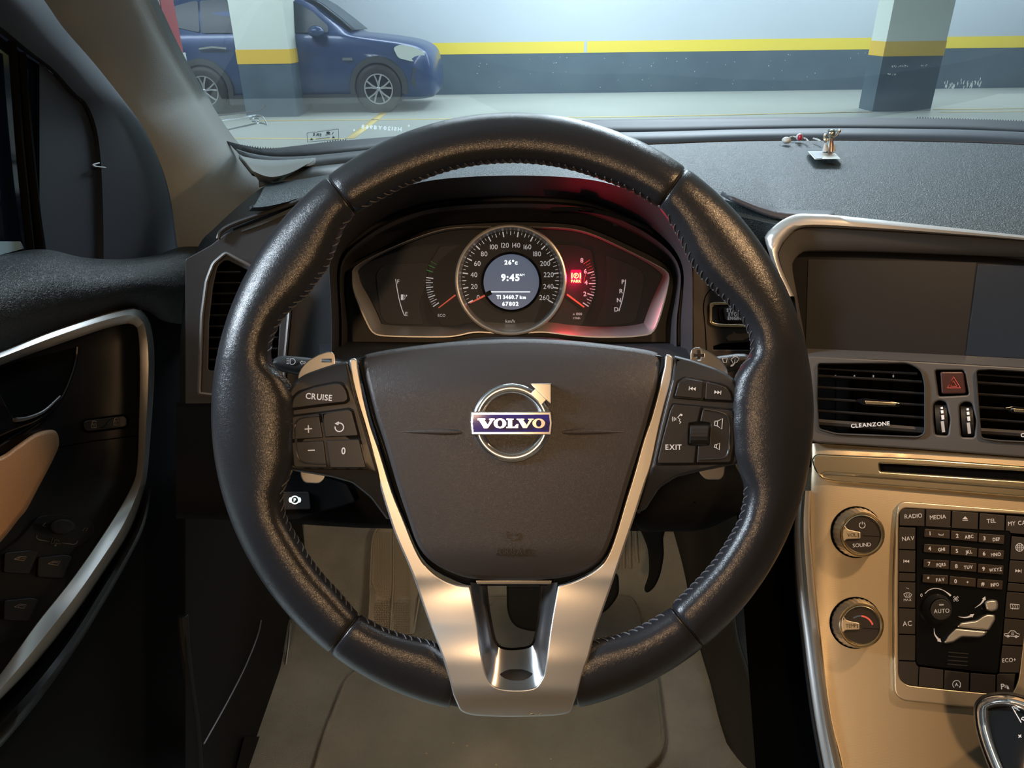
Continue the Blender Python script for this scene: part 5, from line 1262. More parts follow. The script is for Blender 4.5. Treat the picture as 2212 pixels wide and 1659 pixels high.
# ================================================================== FLOOR
ZF = .45
def ff(px, py, h=0.0):
    r = ray(px, py); t1 = (ZF + h - EYE.z) / r.z
    # slope from (1.0, ZF) rising 1.14
    n = Vector((0, -1.14, 1.0)); n.normalize(); p0 = Vector((0, 1.0, ZF)) + n * h
    t2 = (p0 - EYE).dot(n) / r.dot(n)
    t = min(a for a in (t1, t2) if a > 0); return EYE + r * t
mb = MB(); rows = []
for j in range(15):
    y = 1120 + (1740 - 1120) * j / 14
    rows.append([ff(x, y) + Vector((0, 0, .10 * max(0, (x - 1480) / 200) ** 2)) for x in range(480, 1761, 40)])
mb.grid(rows)
carpet = mb.build('floor_carpet', M['carpet'], None, angle=60); tag(carpet, 'beige carpet of the driver footwell', 'carpet')
fm = MB()
mo = cr([(1052,1288),(1180,1285),(1340,1285),(1372,1300),(1385,1335)], 3, False)[:-1] + cr([(1387,1350),(1410,1430),(1423,1472),(1434,1564),(1436,1600),(1425,1632),(1397,1659),(1380,1680)], 3, False) + [(1350,1740),(640,1740)] + cr([(672,1680),(684,1640),(700,1582),(722,1527),(740,1480),(758,1455),(800,1430),(860,1400)], 3, False)
def outer_mat(x, y, h): return ff(x, y, h)
fm.plate(ff, mo, .014, .012, 4, bevh=.003, step=40)
mto = fm.build('floor_mat', M['mat'], None, angle=60); tag(mto, 'beige carpet floor mat with a stitched edge under the steering wheel', 'floor mat')
fm = MB(); fm.tube([ff(x, y, .013) for x, y in inset(mo, 4)], .0035, 8, closed=True); e = fm.build('mat_binding', M['mat'], mto)
# crumbs
M['crumb'] = mat('crumb', (0.6, 0.45, 0.28), 0.8)
for i, (x, y) in enumerate(((921,1628),(1009,1611),(1072,1652),(979,1605),(768,1303),(1190,1640))):
    mb = MB(); mb.sphere(ff(x, y, .0145), .0012, n=8, sx=1.3); o = mb.build('crumb', M['crumb'], None)
    tag(o, ['tan crumb on the mat, lower left of the wheel hub','largest tan crumb on the mat just below the silver spoke','tan crumb on the mat at the bottom of the picture, nearest the seat','tiny crumb beside the largest crumb','pale crumb on the carpet left of the foot rest','tiny crumb right of centre on the mat'][i], 'crumb', 'crumbs on the floor')
# foot rest
M['ribrub'] = mat('beige_rubber', (0.34, 0.29, 0.22), 0.7)
fr = thing('foot_rest', ff(840, 1300, .01), 'ribbed beige foot rest left of the pedals', 'foot rest')
mb = MB(); mb.plate(ff, rnd([(828,1128),(920,1128),(915,1250),(895,1370),(793,1370),(800,1250),(806,1160)], 8), .03, .03, 3, step=30); mb.build('rest_base', M['ribrub'], fr)
mb = MB()
for x0 in (809, 851):
    for j in range(44):
        y = 1150 + j * 5
        for kx in range(7):
            xx = x0 + kx * 5.2 + (1.2 if j % 2 else 0); mb.plate(ff, [(xx, y + 1.2), (xx + 2.4, y), (xx + 4.4, y + 1.4), (xx + 2.2, y + 3)], .034, .004, 0)
tag(mb.build('grip_texture', M['ribrub'], fr), kind='stuff')
mb = MB()
for P in ([(828,1131),(806,1160),(800,1250),(794,1370)], [(850,1135),(850,1250),(843,1370)]): mb.tube([ff(x, y, .033) for x, y in cr(P, 4, False)], .002, 6)
mb.build('rest_rib', M['ribrub'], fr)
# ribs on the toe board
mb = MB()
for x0, x1, y1 in ((1348, 1347, 1228), (1360, 1361, 1228), (1372, 1377, 1215), (1335, 1333, 1228)): mb.tube([ff(x, y, .004) for x, y in cr([(x0, 1140), ((x0 + x1) / 2, 1190), (x1, y1)], 3, False)], .0035, 8)
mb.build('toe_board_rib', M['ribrub'], carpet)
# pedals
M['pedal'] = mat('black_pedal_rubber', (0.004, 0.004, 0.004), 0.7, spec=.15)
bp = thing('brake_pedal', U(1200, 1300, 1.06), 'black rubber brake pedal pad seen through the lower spoke', 'pedal')
pp = PL(1.04)
mb = MB(); mb.plate(pp, rnd([(1094,1245,8),(1336,1238,10),(1338,1285,16),(1310,1322,20),(1240,1350,20),(1150,1366,26),(1108,1352,24),(1095,1320,14)], 12), 0, .02, 5, bevh=.004); mb.build('pedal_pad', M['pedal'], bp, angle=50)
mb = MB(); mb.tube([pp(1210, 1290, -.02), pp(1215, 1200, -.06), pp(1215, 1050, -.05)], .012, 12); mb.build('pedal_arm', M['pedal'], bp)
ap = thing('accelerator_pedal', U(1410, 1200, 1.1), 'curved black accelerator pedal right of the brake pedal', 'pedal')
mb = MB(); q_ = PL(1.06)
mb.plate(q_, cr([(1378,1120),(1440,1120),(1433,1160),(1434,1195),(1430,1225),(1423,1250),(1412,1270),(1398,1280),(1392,1271),(1400,1245),(1402,1220),(1399,1185),(1390,1160)], 4), 0, .025, 4, bevh=.004); mb.build('pedal_pad', M['pedal'], ap, angle=50)
mb = MB(); mb.tube([q_(1409, 1150, -.02), q_(1409, 1050, -.03)], .012, 12); mb.build('pedal_arm', M['pedal'], ap)
# tunnel side, right of the carpet
M['tunnel'] = mat('tunnel_side_plastic', (0.040, 0.033, 0.025), 0.6)
ft0 = cr([(1455,1140),(1480,1230),(1500,1330),(1513,1390),(1540,1480),(1560,1560),(1598,1670),(1640,1760)], 4, False); ft1 = cr([(1620,1080),(1600,1230),(1590,1320),(1600,1390),(1620,1450),(1654,1560),(1728,1659),(1790,1740)], 4, False)
A, B = resamp(ft0, 40, False), resamp(ft1, 40, False)
ts_ = thing('transmission_tunnel', (.25, .8, .6), 'dark brown tunnel side between carpet and centre console', 'tunnel')
def tdep(x, y, t):
    d0 = depth_of(ff(x, y)); return d0 - .02 - .10 * t
mb = MB(); mb.grid([[U(a[0] + (b[0] - a[0]) * t, a[1] + (b[1] - a[1]) * t, tdep(a[0], a[1], t)) for a, b in zip(A, B)] for t in (0, .15, .4, .7, .9, 1)])
mb.build('tunnel_side', M['tunnel'], ts_, angle=70, solid=.004)
mb = MB(); mb.tube([U(x, y, tdep(x - 90, y, 1) - .002) for x, y in cr([(1640,1520),(1654,1560),(1690,1615),(1728,1659),(1790,1740)], 4, False)], .003, 8); mb.build('tunnel_edge', M['grayp'], ts_)
mb = MB(); mb.plate(PL(.80), [(1590,1090),(1800,1090),(1900,1760),(1640,1760)], 0, .02, 0); mb.build('tunnel_recess', M['void'], ts_)
# ================================================================== WINDSHIELD
M['ws'] = bpy.data.materials.new('dusty_windshield_glass'); M['ws'].use_nodes = True
nt = M['ws'].node_tree; nt.nodes.clear()
o_ = nt.nodes.new('ShaderNodeOutputMaterial'); tr_ = nt.nodes.new('ShaderNodeBsdfTransparent'); gl_ = nt.nodes.new('ShaderNodeBsdfGlossy'); df = nt.nodes.new('ShaderNodeBsdfTranslucent'); d2 = nt.nodes.new('ShaderNodeBsdfDiffuse')
tr_.inputs[0].default_value = (.93, .97, .96, 1); gl_.inputs['Roughness'].default_value = .03; df.inputs[0].default_value = (.8, .9, .95, 1); d2.inputs[0].default_value = (.8, .9, .95, 1)
fr_ = nt.nodes.new('ShaderNodeFresnel'); fr_.inputs[0].default_value = 1.25
m1, m2, m4 = (nt.nodes.new('ShaderNodeMixShader') for _ in range(3)); m1.inputs[0].default_value = .0
ns = nt.nodes.new('ShaderNodeTexNoise'); ns.inputs['Scale'].default_value = 5; tcn = nt.nodes.new('ShaderNodeTexCoord'); mr = nt.nodes.new('ShaderNodeMapRange')
mr.inputs[1].default_value = .3; mr.inputs[2].default_value = .7; mr.inputs[3].default_value = .055; mr.inputs[4].default_value = .095
L = nt.links.new
L(tcn.outputs['Object'], ns.inputs['Vector']); L(ns.outputs['Fac'], mr.inputs[0]); L(mr.outputs[0], m1.inputs[0])
m4.inputs[0].default_value = .5; L(df.outputs[0], m4.inputs[1]); L(d2.outputs[0], m4.inputs[2])
L(tr_.outputs[0], m1.inputs[1]); L(m4.outputs[0], m1.inputs[2]); L(fr_.outputs[0], m2.inputs[0]); L(m1.outputs[0], m2.inputs[1]); L(gl_.outputs[0], m2.inputs[2]); L(m2.outputs[0], o_.inputs[0])
gtop = WSQ; 
wsh = MB()
bot = cr([(380,300),(493,305),(579,320),(655,312),(723,304),(854,293),(1107,266),(1250,259),(1400,256),(1583,253),(1767,253),(1951,254.5),(2134,258),(2330,267),(2480,277)], 4, False)
b3 = [ws(x, y + 4) for x, y in bot]; t3_ = [Vector((p.x * .86, WSQ.y, WSQ.z)) for p in b3]
wsh.grid([b3, [a.lerp(b, .5) for a, b in zip(b3, t3_)], t3_])
wo = wsh.build('windshield', M['ws'], None); tag(wo, 'slightly dusty windshield glass above the dashboard', 'windshield')
M['wsblk'] = mat('glass_print_black', (0.02, 0.03, 0.04), 0.6); M['wswht'] = mat('glass_print_white', (0.85, 0.9, 0.9), 0.6)
mb = MB(); H0 = .003
_n = M['wswht'].node_tree; _t = _n.nodes.new('ShaderNodeBsdfTranslucent'); _t.inputs[0].default_value = (.9, .95, .95, 1); _a = _n.nodes.new('ShaderNodeMixShader'); _a.inputs[0].default_value = .8
_n.links.new(_n.nodes['Principled BSDF'].outputs[0], _a.inputs[1]); _n.links.new(_t.outputs[0], _a.inputs[2]); _n.links.new(_a.outputs[0], _n.nodes['Material Output'].inputs[0])
fr4 = [(663,288),(731,279),(732,301),(664,307)]
for i in range(4): mb.line(ws, [fr4[i], fr4[(i + 1) % 4]], .9, H0)
mb.text(ws, 'SRS', 685, 291, 6, 3, H0, bold=2, sx=-1.25); mb.dec(ws, circ(709, 287, 4.5, 10, 3), H0); mb.line(ws, [(703,292),(714,291)], 1.6, H0); mb.line(ws, [(720,286),(717,291)], 1.6, H0)
mb.dec(ws, [(669,303),(673,298),(677,302.5)], H0); mb.dec(ws, [(716,299),(720,294),(724,298.5)], H0); mb.line(ws, [(682,300.5),(712,297.5)], 1.2, H0)
tag(mb.build('airbag_notice', M['wsblk'], None), 'small black outlined notice printed on the lower windshield', 'notice')
mb = MB(); mb.text(ws, 'HS120Y8968', 824, 276, 8, 4, H0, bold=2, sx=-1.15, sp=1.6, th=.00005); mb.dec(ws, circ(765, 281, 2, 8), H0); mb.dec(ws, circ(883, 271.5, 2, 8), H0)
tag(mb.build('serial_marking', M['wswht'], None), 'white mirrored serial number etched low on the windshield', 'marking')
mb = MB()
for i in range(44):
    t = i / 43; x = 505 + 240 * t; y = 311 + 9 * math.sin(pi * min(1, t * 1.15)) - 10 * max(0, t - .5) * 2; 
    mb.dec(ws, [(x, y + 3), (x + 1.6, y - 1.6), (x + 3.6, y + 3)], .002)
tag(mb.build('glass_edge_serration', M['wsblk'], None), 'black serrated print on the windshield bottom edge near the left pillar', 'glass print')
mb = MB()
for i in range(46):
    t = i / 45; x = 1980 + 260 * t; y = 254 + 8 * t
    mb.dec(ws, [(x, y + 3), (x + 1.6, y - 2), (x + 3.6, y + 3)], .002)
tag(mb.build('glass_edge_serration', M['wsblk'], None), 'black serrated print on the windshield bottom edge at the far right', 'glass print')
# wiper tip outside the glass
wpth = lambda x, y, h=0.0: ws(x, y, -.02 + h)
wi = thing('windshield_wiper', wpth(540, 262), 'shiny wiper arm end lying low on the windshield by the pillar', 'wiper')
M['clear'] = mat('bright_wiper_metal', (0.75, 0.8, 0.82), 0.15, 1.0)
for P in ([(440,266),(500,257),(545,250),(560,250),(570,256),(576,268)], [(440,290),(480,283),(530,272),(556,266),(566,266),(576,270)]):
    mb = MB(); mb.tube([wpth(x, y) for x, y in cr(P, 4, False)], .0016, 8); mb.build('wiper_rod', M['clear'], wi)
mb = MB(); mb.tube([wpth(x, y) for x, y in cr([(540,257),(552,255),(560,258),(556,262),(544,262)], 4, False)], .0014, 8); mb.build('wiper_clip', M['clear'], wi)
mb = MB(); mb.tube([wpth(x, y) for x, y in cr([(450,252),(520,244),(560,238),(573,229)], 4, False)], .0012, 8); mb.build('wiper_blade', M['rubber'], wi)
# ================================================================== FIGURINE
M['pewter'] = mat('pewter', (0.62, 0.62, 0.56), 0.28, 1.0); M['bell'] = mat('white_enamel', (0.7, 0.72, 0.70), 0.4); M['copper'] = mat('copper', (0.65, 0.30, 0.17), 0.3, 1.0)
fg = thing('figurine', onz(1786, 340, ZD), 'small pewter angel figurine on a square metal plate', 'figurine')
gz = lambda x, y, h=0.0: onz(x, y, ZD + .004 + h)
B0 = onz(1790, 334, ZD + .004); fdep = depth_of(B0)
fgp = lambda x, y, h=0.0: U(x, y, fdep - h)
mb = MB(); mb.plate(gz, [(1744,326.5),(1800,326),(1817.5,343.5),(1760,344.5)], .003, .004, 1, bevh=.0006); mb.build('base_plate', M['pewter'], fg)
mb = MB(); mb.plate(gz, [(1750,328),(1778,328),(1776,342),(1763,342)], .0036, .001, .5); mb.build('plate_inlay', M['dchrome'], fg)
def vt(mb, prof, cx, mi=0): 
    rows = [[fgp(cx(y) + r * math.cos(2 * pi * j / 16), y + r * .15 * math.sin(2 * pi * j / 16), r / F * fdep * math.sin(2 * pi * j / 16)) for j in range(16)] for y, r in prof]
    mb.grid(rows, mi, cu=True, cap=True)
mb = MB(); vt(mb, [(336,8.5),(331,8),(328,6.5),(324,5),(315,4.5),(305,4),(299,3.5),(296,3)], lambda y: 1790 + (336 - y) * .10); mb.build('body', M['pewter'], fg, angle=60)
mb = MB(); vt(mb, [(330,3),(315,3.2),(302,2.4),(300,1)], lambda y: 1793.5 + (336 - y) * .05); o = mb.build('copper_column', M['copper'], fg, angle=60); o.location += -_f * .004
mb = MB(); hc = fgp(1796, 288.5); mb.sphere(hc, 8.5 / F * fdep, n=16); mb.build('head', M['pewter'], fg)
mb = MB(); mb.tube([hc + Vector((.0052 * math.cos(a), .0052 * math.sin(a), .0036)) for a in [2 * pi * i / 20 for i in range(20)]], .0009, 6, closed=True); mb.build('halo', M['pewter'], fg)
for P in ([(1788,300),(1783,306),(1781,296),(1782,293)], [(1799,299),(1806,294),(1811,286),(1813,283)]):
    mb = MB(); mb.tube([fgp(x, y, .001) for x, y in cr(P, 4, False)], .0016, 8); mb.sphere(fgp(*P[-1], .001), .0024, n=10); mb.build('arm', M['pewter'], fg)
for x0, s_ in ((1783, 1), (1801, .7)):
    mb = MB(); vt(mb, [(326,7 * s_),(322,6 * s_),(314,3.6 * s_),(309,1)], lambda y: x0); mb.build('skirt', M['bell'], fg, angle=60)
# beads lying in the defroster gap
bd = thing('beaded_bracelet', onz(1728, 301, ZD), 'thin bracelet with a red and white bead lying behind the dash pad', 'bracelet')
gb = lambda x, y, h=0.0: onz(x, y, ZD + .006 + h)
mb = MB(); mb.tube([gb(x, y) for x, y in cr([(1705,298),(1712,295),(1722,296.5),(1732,297),(1741,300),(1746,305)], 4, False)], .0010, 6); mb.tube([gb(x, y) for x, y in cr([(1757,299),(1765,301),(1773,305)], 4, False)], .0012, 6); mb.build('cord', M['bell'], bd)
M['redb'] = mat('red_bead', (0.45, 0.03, 0.06), 0.3)
mb = MB(); mb.sphere(gb(1727, 296, .001), .0050, n=14); mb.build('bead', M['bell'], bd)
mb = MB(); mb.sphere(gb(1728, 297, .0025), .0045, n=14, sx=.7); mb.build('bead_core', M['redb'], bd)
mb = MB(); mb.sphere(gb(1699, 303, .0), .0065, n=14, sz=.7); o = mb.build('pearl', M['bell'], None); tag(o, 'white pearl bead left of the bracelet on the dash', 'bead')
# ================================================================== CAR SHELL BEHIND THE VIEWER
M['headl'] = mat('beige_headliner', (0.50, 0.46, 0.40), 0.9)
mb = MB(); mb.grid([[Vector((x, y, 1.705)) for x in (-.56, -.2, .2, .6, 1.0, 1.3)] for y in (.40, .2, -.2, -.8, -1.4)])
hl_ = mb.build('ceiling', M['headl'], None, solid=.02); tag(hl_, kind='structure')
M['seatl'] = mat('tan_seat_leather', (0.32, 0.22, 0.13), 0.6)
def slab(name, x0, x1, y0, y1, z0, z1, m):
    mb = MB(); mb.box(((x0 + x1) / 2, (y0 + y1) / 2, (z0 + z1) / 2), x1 - x0, y1 - y0, z1 - z0); o = mb.build(name, m, None); tag(o, kind='structure'); return o
slab('wall_passenger_side', 1.22, 1.30, -1.4, 1.3, .35, 1.22, M['softd'])
slab('wall_rear', -.56, 1.30, -1.45, -1.38, .35, 1.69, M['seatl'])
slab('wall_driver_side', -.60, -.54, -1.38, .30, .35, 1.20, M['softd'])
slab('floor_rear', -.5, 1.22, -1.38, .30, .36, .40, M['carpet'])
slab('wall_bulkhead', -.56, 1.30, 1.42, 1.46, .25, 1.10, M['void'])
slab('floor_passenger', .30, 1.22, .30, 1.42, .36, .40, M['carpet'])
# ================================================================== GARAGE
M['wallw'] = mat('painted_wall_white', (0.50, 0.56, 0.60), 0.6, var=(.6, (0.47, 0.53, 0.57), .3, .7)); M['wally'] = mat('painted_wall_yellow', (0.80, 0.62, 0.06), 0.5); M['walld'] = mat('painted_wall_blue_grey', (0.07, 0.105, 0.135), 0.45, var=(1.2, (0.09, 0.13, 0.16), .35, .65))
M['coly'] = mat('column_yellow', (0.75, 0.48, 0.04), 0.5); M['colw'] = mat('column_white', (0.62, 0.68, 0.62), 0.6); M['cold'] = mat('column_blue_grey', (0.045, 0.08, 0.11), 0.45, var=(2, (0.06, 0.10, 0.135), .4, .6)); M['gfl'] = mat('garage_floor_paint', (0.44, 0.47, 0.42), 0.35, var=(.5, (0.38, 0.41, 0.37), .35, .7)); M['gline'] = mat('floor_line_yellow', (0.75, 0.58, 0.18), 0.5); M['chip'] = mat('chipped_paint_white', (0.7, 0.75, 0.72), 0.7)
YW = onz(1500, 198, 0).y
def W_(px, py): return ony(px, py, YW)
zt, zm = W_(2000, 80).z, W_(2000, 105).z
gar = []
def wallbox(name, x0, x1, y0, y1, z0, z1, m, par=None):
    mb = MB(); mb.box(((x0 + x1) / 2, (y0 + y1) / 2, (z0 + z1) / 2), x1 - x0, y1 - y0, z1 - z0); return mb.build(name, m, par)
o = wallbox('wall_back', -30, 30, YW, YW + .3, -.3, zm, M['walld']); tag(o, kind='structure')
o = wallbox('wall_back.upper', -30, 30, YW + .003, YW + .3, zt, 3.5, M['wallw']); o.name = 'wall_far'; tag(o, kind='structure')
jx = [W_(1265, 95).x, W_(1893, 92).x]
xs = [-30, jx[0] - .03, jx[0] + .03, jx[1] - .04, jx[1] + .04, 30]
for i in (0, 2, 4):
    o = wallbox('trim_%d' % (i // 2 + 1), xs[i], xs[i + 1], YW - .004, YW + .2, zm, zt, M['wally']); tag(o, kind='structure')
o = wallbox('trim_4', -30, 30, YW + .002, YW + .29, zm, zt, M['wallw']); tag(o, kind='structure')
mb = MB(); mb.box((0, 5, -.1), 60, 60, .2); o = mb.build('floor', M['gfl'], None); tag(o, kind='structure')
mb = MB(); mb.box((0, 8, 3.6), 60, 34, .2); M['gceil'] = mat('garage_ceiling', (0.45, 0.48, 0.48), 0.8); o = mb.build('ceiling', M['gceil'], None); tag(o, kind='structure')
gr = lambda x, y, h=0.0: onz(x, y, h)
for i, P in enumerate(([(560,261),(800,259.5),(1400,252),(1884,242)], [(480,299),(600,299.5),(745,300)], [(755,300),(790,275),(830,243)], [(2016,237),(2100,236),(2260,234)], [(2030,243),(2100,242),(2260,241)], [(1800,247),(1400,252)])):
    if i == 5: continue
    w = (.07, .07, .12, .07, .07)[i]
    Q = [gr(x, y) for x, y in P]; L_, R_ = [], []
    for k, p in enumerate(Q):
        t = (Q[min(k + 1, len(Q) - 1)] - Q[max(0, k - 1)]).normalized(); n_ = Vector((-t.y, t.x, 0)); L_.append(p + n_ * w / 2 + Vector((0, 0, .003))); R_.append(p - n_ * w / 2 + Vector((0, 0, .003)))
    mb = MB(); mb.grid([L_, R_]); o = mb.build('floor_line', M['gline'], None, solid=.002)
    tag(o, ['long thin yellow line across the garage floor in front of the blue car', 'short thin yellow line on the garage floor nearest the windshield edge', 'diagonal yellow floor line pointing to the front wheel of the blue car', 'farther thin yellow line right of the right column', 'nearer thin yellow line right of the right column'][i], 'floor marking', 'yellow lines on the garage floor')
def column(name, fx0, fx1, ybase, yst0, yst1, side, dep, label):
    p = onz((fx0 + fx1) / 2, ybase, 0); Y = p.y
    a, b = ony(fx0, yst1, Y), ony(fx1, yst1, Y); z1, z0 = ony((fx0 + fx1) / 2, yst0, Y).z, ony((fx0 + fx1) / 2, yst1, Y).z
    x0, x1 = a.x, b.x
    t = thing(name, (x0 / 2 + x1 / 2, Y, 0), label, 'column', 'garage columns')
    wallbox('column_lower', x0, x1, Y, Y + dep, 0, z0, M['cold'], t); wallbox('column_band', x0 - .006, x1 + .006, Y - .006, Y + dep + .006, z0, z1, M['coly'], t); wallbox('column_upper', x0, x1, Y, Y + dep, z1, 3.5, M['colw'], t)
    return Y, x0, x1, z0
colR = column('column', 1908, 2037, 240, 89, 121, 1, .5, 'right garage column, white above a yellow band and blue-grey below')
colL = column('column', 514, 628, 253, 107, 138, 1, 1.0, 'left garage column standing in front of the blue car')
# chipped paint on wall and column
random.seed(11)
mb = MB()
for i in range(42):
    x = random.uniform(2040, 2120); y = random.gauss(182, 4.0); s_ = random.uniform(1.0, 3.2)
    q = ony(x, y, YW - .003); r0 = s_ * .010
    mb.add([q + Vector((r0 * random.uniform(.5, 1) * math.cos(a) * .5, 0, r0 * 2.2 * random.uniform(.5, 1) * math.sin(a))) for a in (0, 1, 2, 3.1, 4.2, 5.3)], [(0, 1, 2, 3, 4, 5)])
o = mb.build('paint_chips', M['chip'], None); tag(o, 'white chipped paint on the dark wall right of the right column', 'chipped paint', kind='stuff')
mb = MB()
for x0, x1, y, n_ in ((1925, 1962, 143, 16), (1990, 2002, 142, 6), (1915, 1935, 160, 9)):
    for i in range(n_):
        q = ony(random.uniform(x0, x1), y + random.gauss(0, 1.2), colR[0] - .003); r0 = random.uniform(.008, .02)
        mb.add([q + Vector((r0 * random.uniform(.5, 1) * math.cos(a), 0, r0 * .6 * random.uniform(.5, 1) * math.sin(a))) for a in (0, 1, 2, 3.1, 4.2, 5.3)], [(0, 1, 2, 3, 4, 5)])
o = mb.build('paint_chips', M['chip'], None); tag(o, 'small white chips in the dark paint of the right column', 'chipped paint', kind='stuff')
mb = MB()
for i in range(55):
    q = ony(random.uniform(1000, 1880), random.uniform(112, 190), YW - .003); r0 = random.uniform(.004, .010)
    mb.add([q + Vector((r0 * math.cos(a), 0, r0 * math.sin(a))) for a in (0, 1.5, 3.1, 4.6)], [(0, 1, 2, 3)])
o = mb.build('paint_specks', M['chip'], None); tag(o, 'scattered white specks on the dark lower wall', 'paint specks', kind='stuff')
# red sign post behind the pillar
Ys = 9.0
rs = thing('red_post', ony(350, 60, Ys), 'red post with a white notice at the left edge of the windshield', 'post')
x0, x1 = ony(300, 30, Ys).x, ony(358, 60, Ys).x
M['redpost'] = mat('red_paint', (0.42, 0.04, 0.05), 0.5); M['grn'] = mat('green_notice_print', (0.1, .4, .2), .5)
wallbox('post_body', x0, x1, Ys, Ys + .35, 0, 3.5, M['redpost'], rs)
zz = lambda y: ony(350, y, Ys - .01).z
wallbox('white_notice', x0, x1 + .002, Ys - .012, Ys, zz(66), zz(20), M['chip'], rs); wallbox('green_print', x1 - .12, x1 - .01, Ys - .014, Ys - .01, zz(62), zz(48), M['grn'], rs)
wallbox('upper_label', x1 - .09, x1 - .01, Ys - .014, Ys, zz(12), zz(-4), M['chip'], rs); wallbox('post_foot', x0, x1 + .02, Ys - .02, Ys + .36, 0, zz(117), M['chip'], rs)
# ================================================================== BLUE SUV
Yc = onz(818, 243, 0).y
k_ = (ony(818, 195, Yc).x - ony(443, 195, Yc).x) / 375; xr0 = ony(443, 195, Yc).x
cz = lambda y: max(0, (241 - y) * k_ * 1.0)
X_ = lambda px: xr0 + (px - 443) * k_
suv = thing('parked_suv', (X_(640), Yc + .9, 0), 'dark blue SUV parked side-on behind the left column', 'car')
M['blue_p'] = mat('metallic_blue_paint', (0.016, 0.045, 0.13), 0.35, .2, coat=.3); M['carglass'] = mat('car_window_glass', (0.02, 0.035, 0.05), 0.25, spec=.2); M['clad'] = mat('wheel_arch_plastic', (0.03, 0.035, 0.04), 0.6); M['rimm'] = mat('alloy_wheel', (0.45, 0.46, 0.48), 0.35, .8); M['lampg'] = mat('headlight_glass', (0.55, 0.6, 0.55), 0.1)
# stations: px, bottom y, belt y, top y, half widths (low, belt, top)
st = [(330,200,150,120,.55,.50,.40),(336,212,140,80,.80,.74,.50),(352,216,120,45,.90,.86,.60),(375,218,85,24,.93,.90,.64),(410,218,82,12,.95,.92,.66),(450,218,82,6,.95,.92,.67),(520,218,82,3,.95,.92,.68),(590,218,82,5,.95,.92,.68),(640,218,83,10,.95,.92,.68),(680,218,84,22,.95,.92,.66),(715,218,85,45,.95,.92,.66),(745,218,86,68,.95,.92,.68),(768,218,90,84,.95,.92,.70),(810,218,97,89,.95,.91,.68),(860,217,104,95,.94,.89,.64),(900,216,112,102,.92,.85,.58),(922,214,122,110,.86,.78,.5),(936,210,140,122,.76,.68,.42),(943,196,160,145,.6,.54,.36)]
def smooth_st(st, n=4): return cr(st, n, False)
rows = []
Cw = Yc + .95
for (px, yb, ybl, yt, wl, wb, wt) in smooth_st(st):
    zb, zs, zt_ = cz(yb), cz(ybl), cz(yt); zt_ = max(zt_, zs + .01)
    half = [(wl * .90, zb), (wl * .985, zb + .08), (wl, zb + (zs - zb) * .45), (wl * .985, zb + (zs - zb) * .75), (wb, zs - .03), (wb * .97, zs), (wb * .55 + wt * .45, zs + (zt_ - zs) * .5), (wt, zt_ - (zt_ - zs) * .08), (wt * .85, zt_), (wt * .4, zt_ + .015)]
    ring = [(-w, z) for w, z in half] + [(w, z) for w, z in half[::-1]]
    rows.append([Vector((X_(px), Cw + w, z)) for w, z in ring])
mb = MB(); mb.grid(rows, cu=True, cap=True); body = mb.build('body', M['blue_p'], suv, angle=50)
# side windows as panes on the near side
def side_w(px, y):  # approximate surface of the greenhouse side
    t = max(0, min(1, (84 - y) / 78)); w = .905 * (1 - t) + .70 * t
    return Vector((X_(px), Cw - w - .012, cz(y)))
def pane(pts, nm, m):
    mb = MB(); n_ = len(pts)
    P = [side_w(*p) for p in rnd(pts, 5)]; nn_ = len(P)
    mb.add(P + [p + Vector((0, .01, 0)) for p in P], [tuple(range(nn_))] + [(i, (i + 1) % nn_, nn_ + (i + 1) % nn_, nn_ + i) for i in range(nn_)]); return mb.build(nm, m, suv)
pane([(388,66),(400,30),(440,20),(452,20),(452,79)], 'rear_quarter_window', M['carglass'])
pane([(456,80),(456,20),(500,16),(548,15),(552,81)], 'rear_window', M['carglass'])
pane([(560,81),(556,15),(600,16),(650,21),(690,42),(722,70),(722,82)], 'front_window', M['carglass'])
mb = MB(); wsr = []
for px, yy, w in ((668, 14, .60), (700, 32, .64), (735, 58, .68), (764, 82, .72)): wsr.append([Vector((X_(px) + .03, Cw + w * t, cz(yy) + .03)) for t in (-1, -.5, 0, .5, 1)])
mb.grid(wsr); mb.build('front_windshield', M['carglass'], suv, solid=.01)
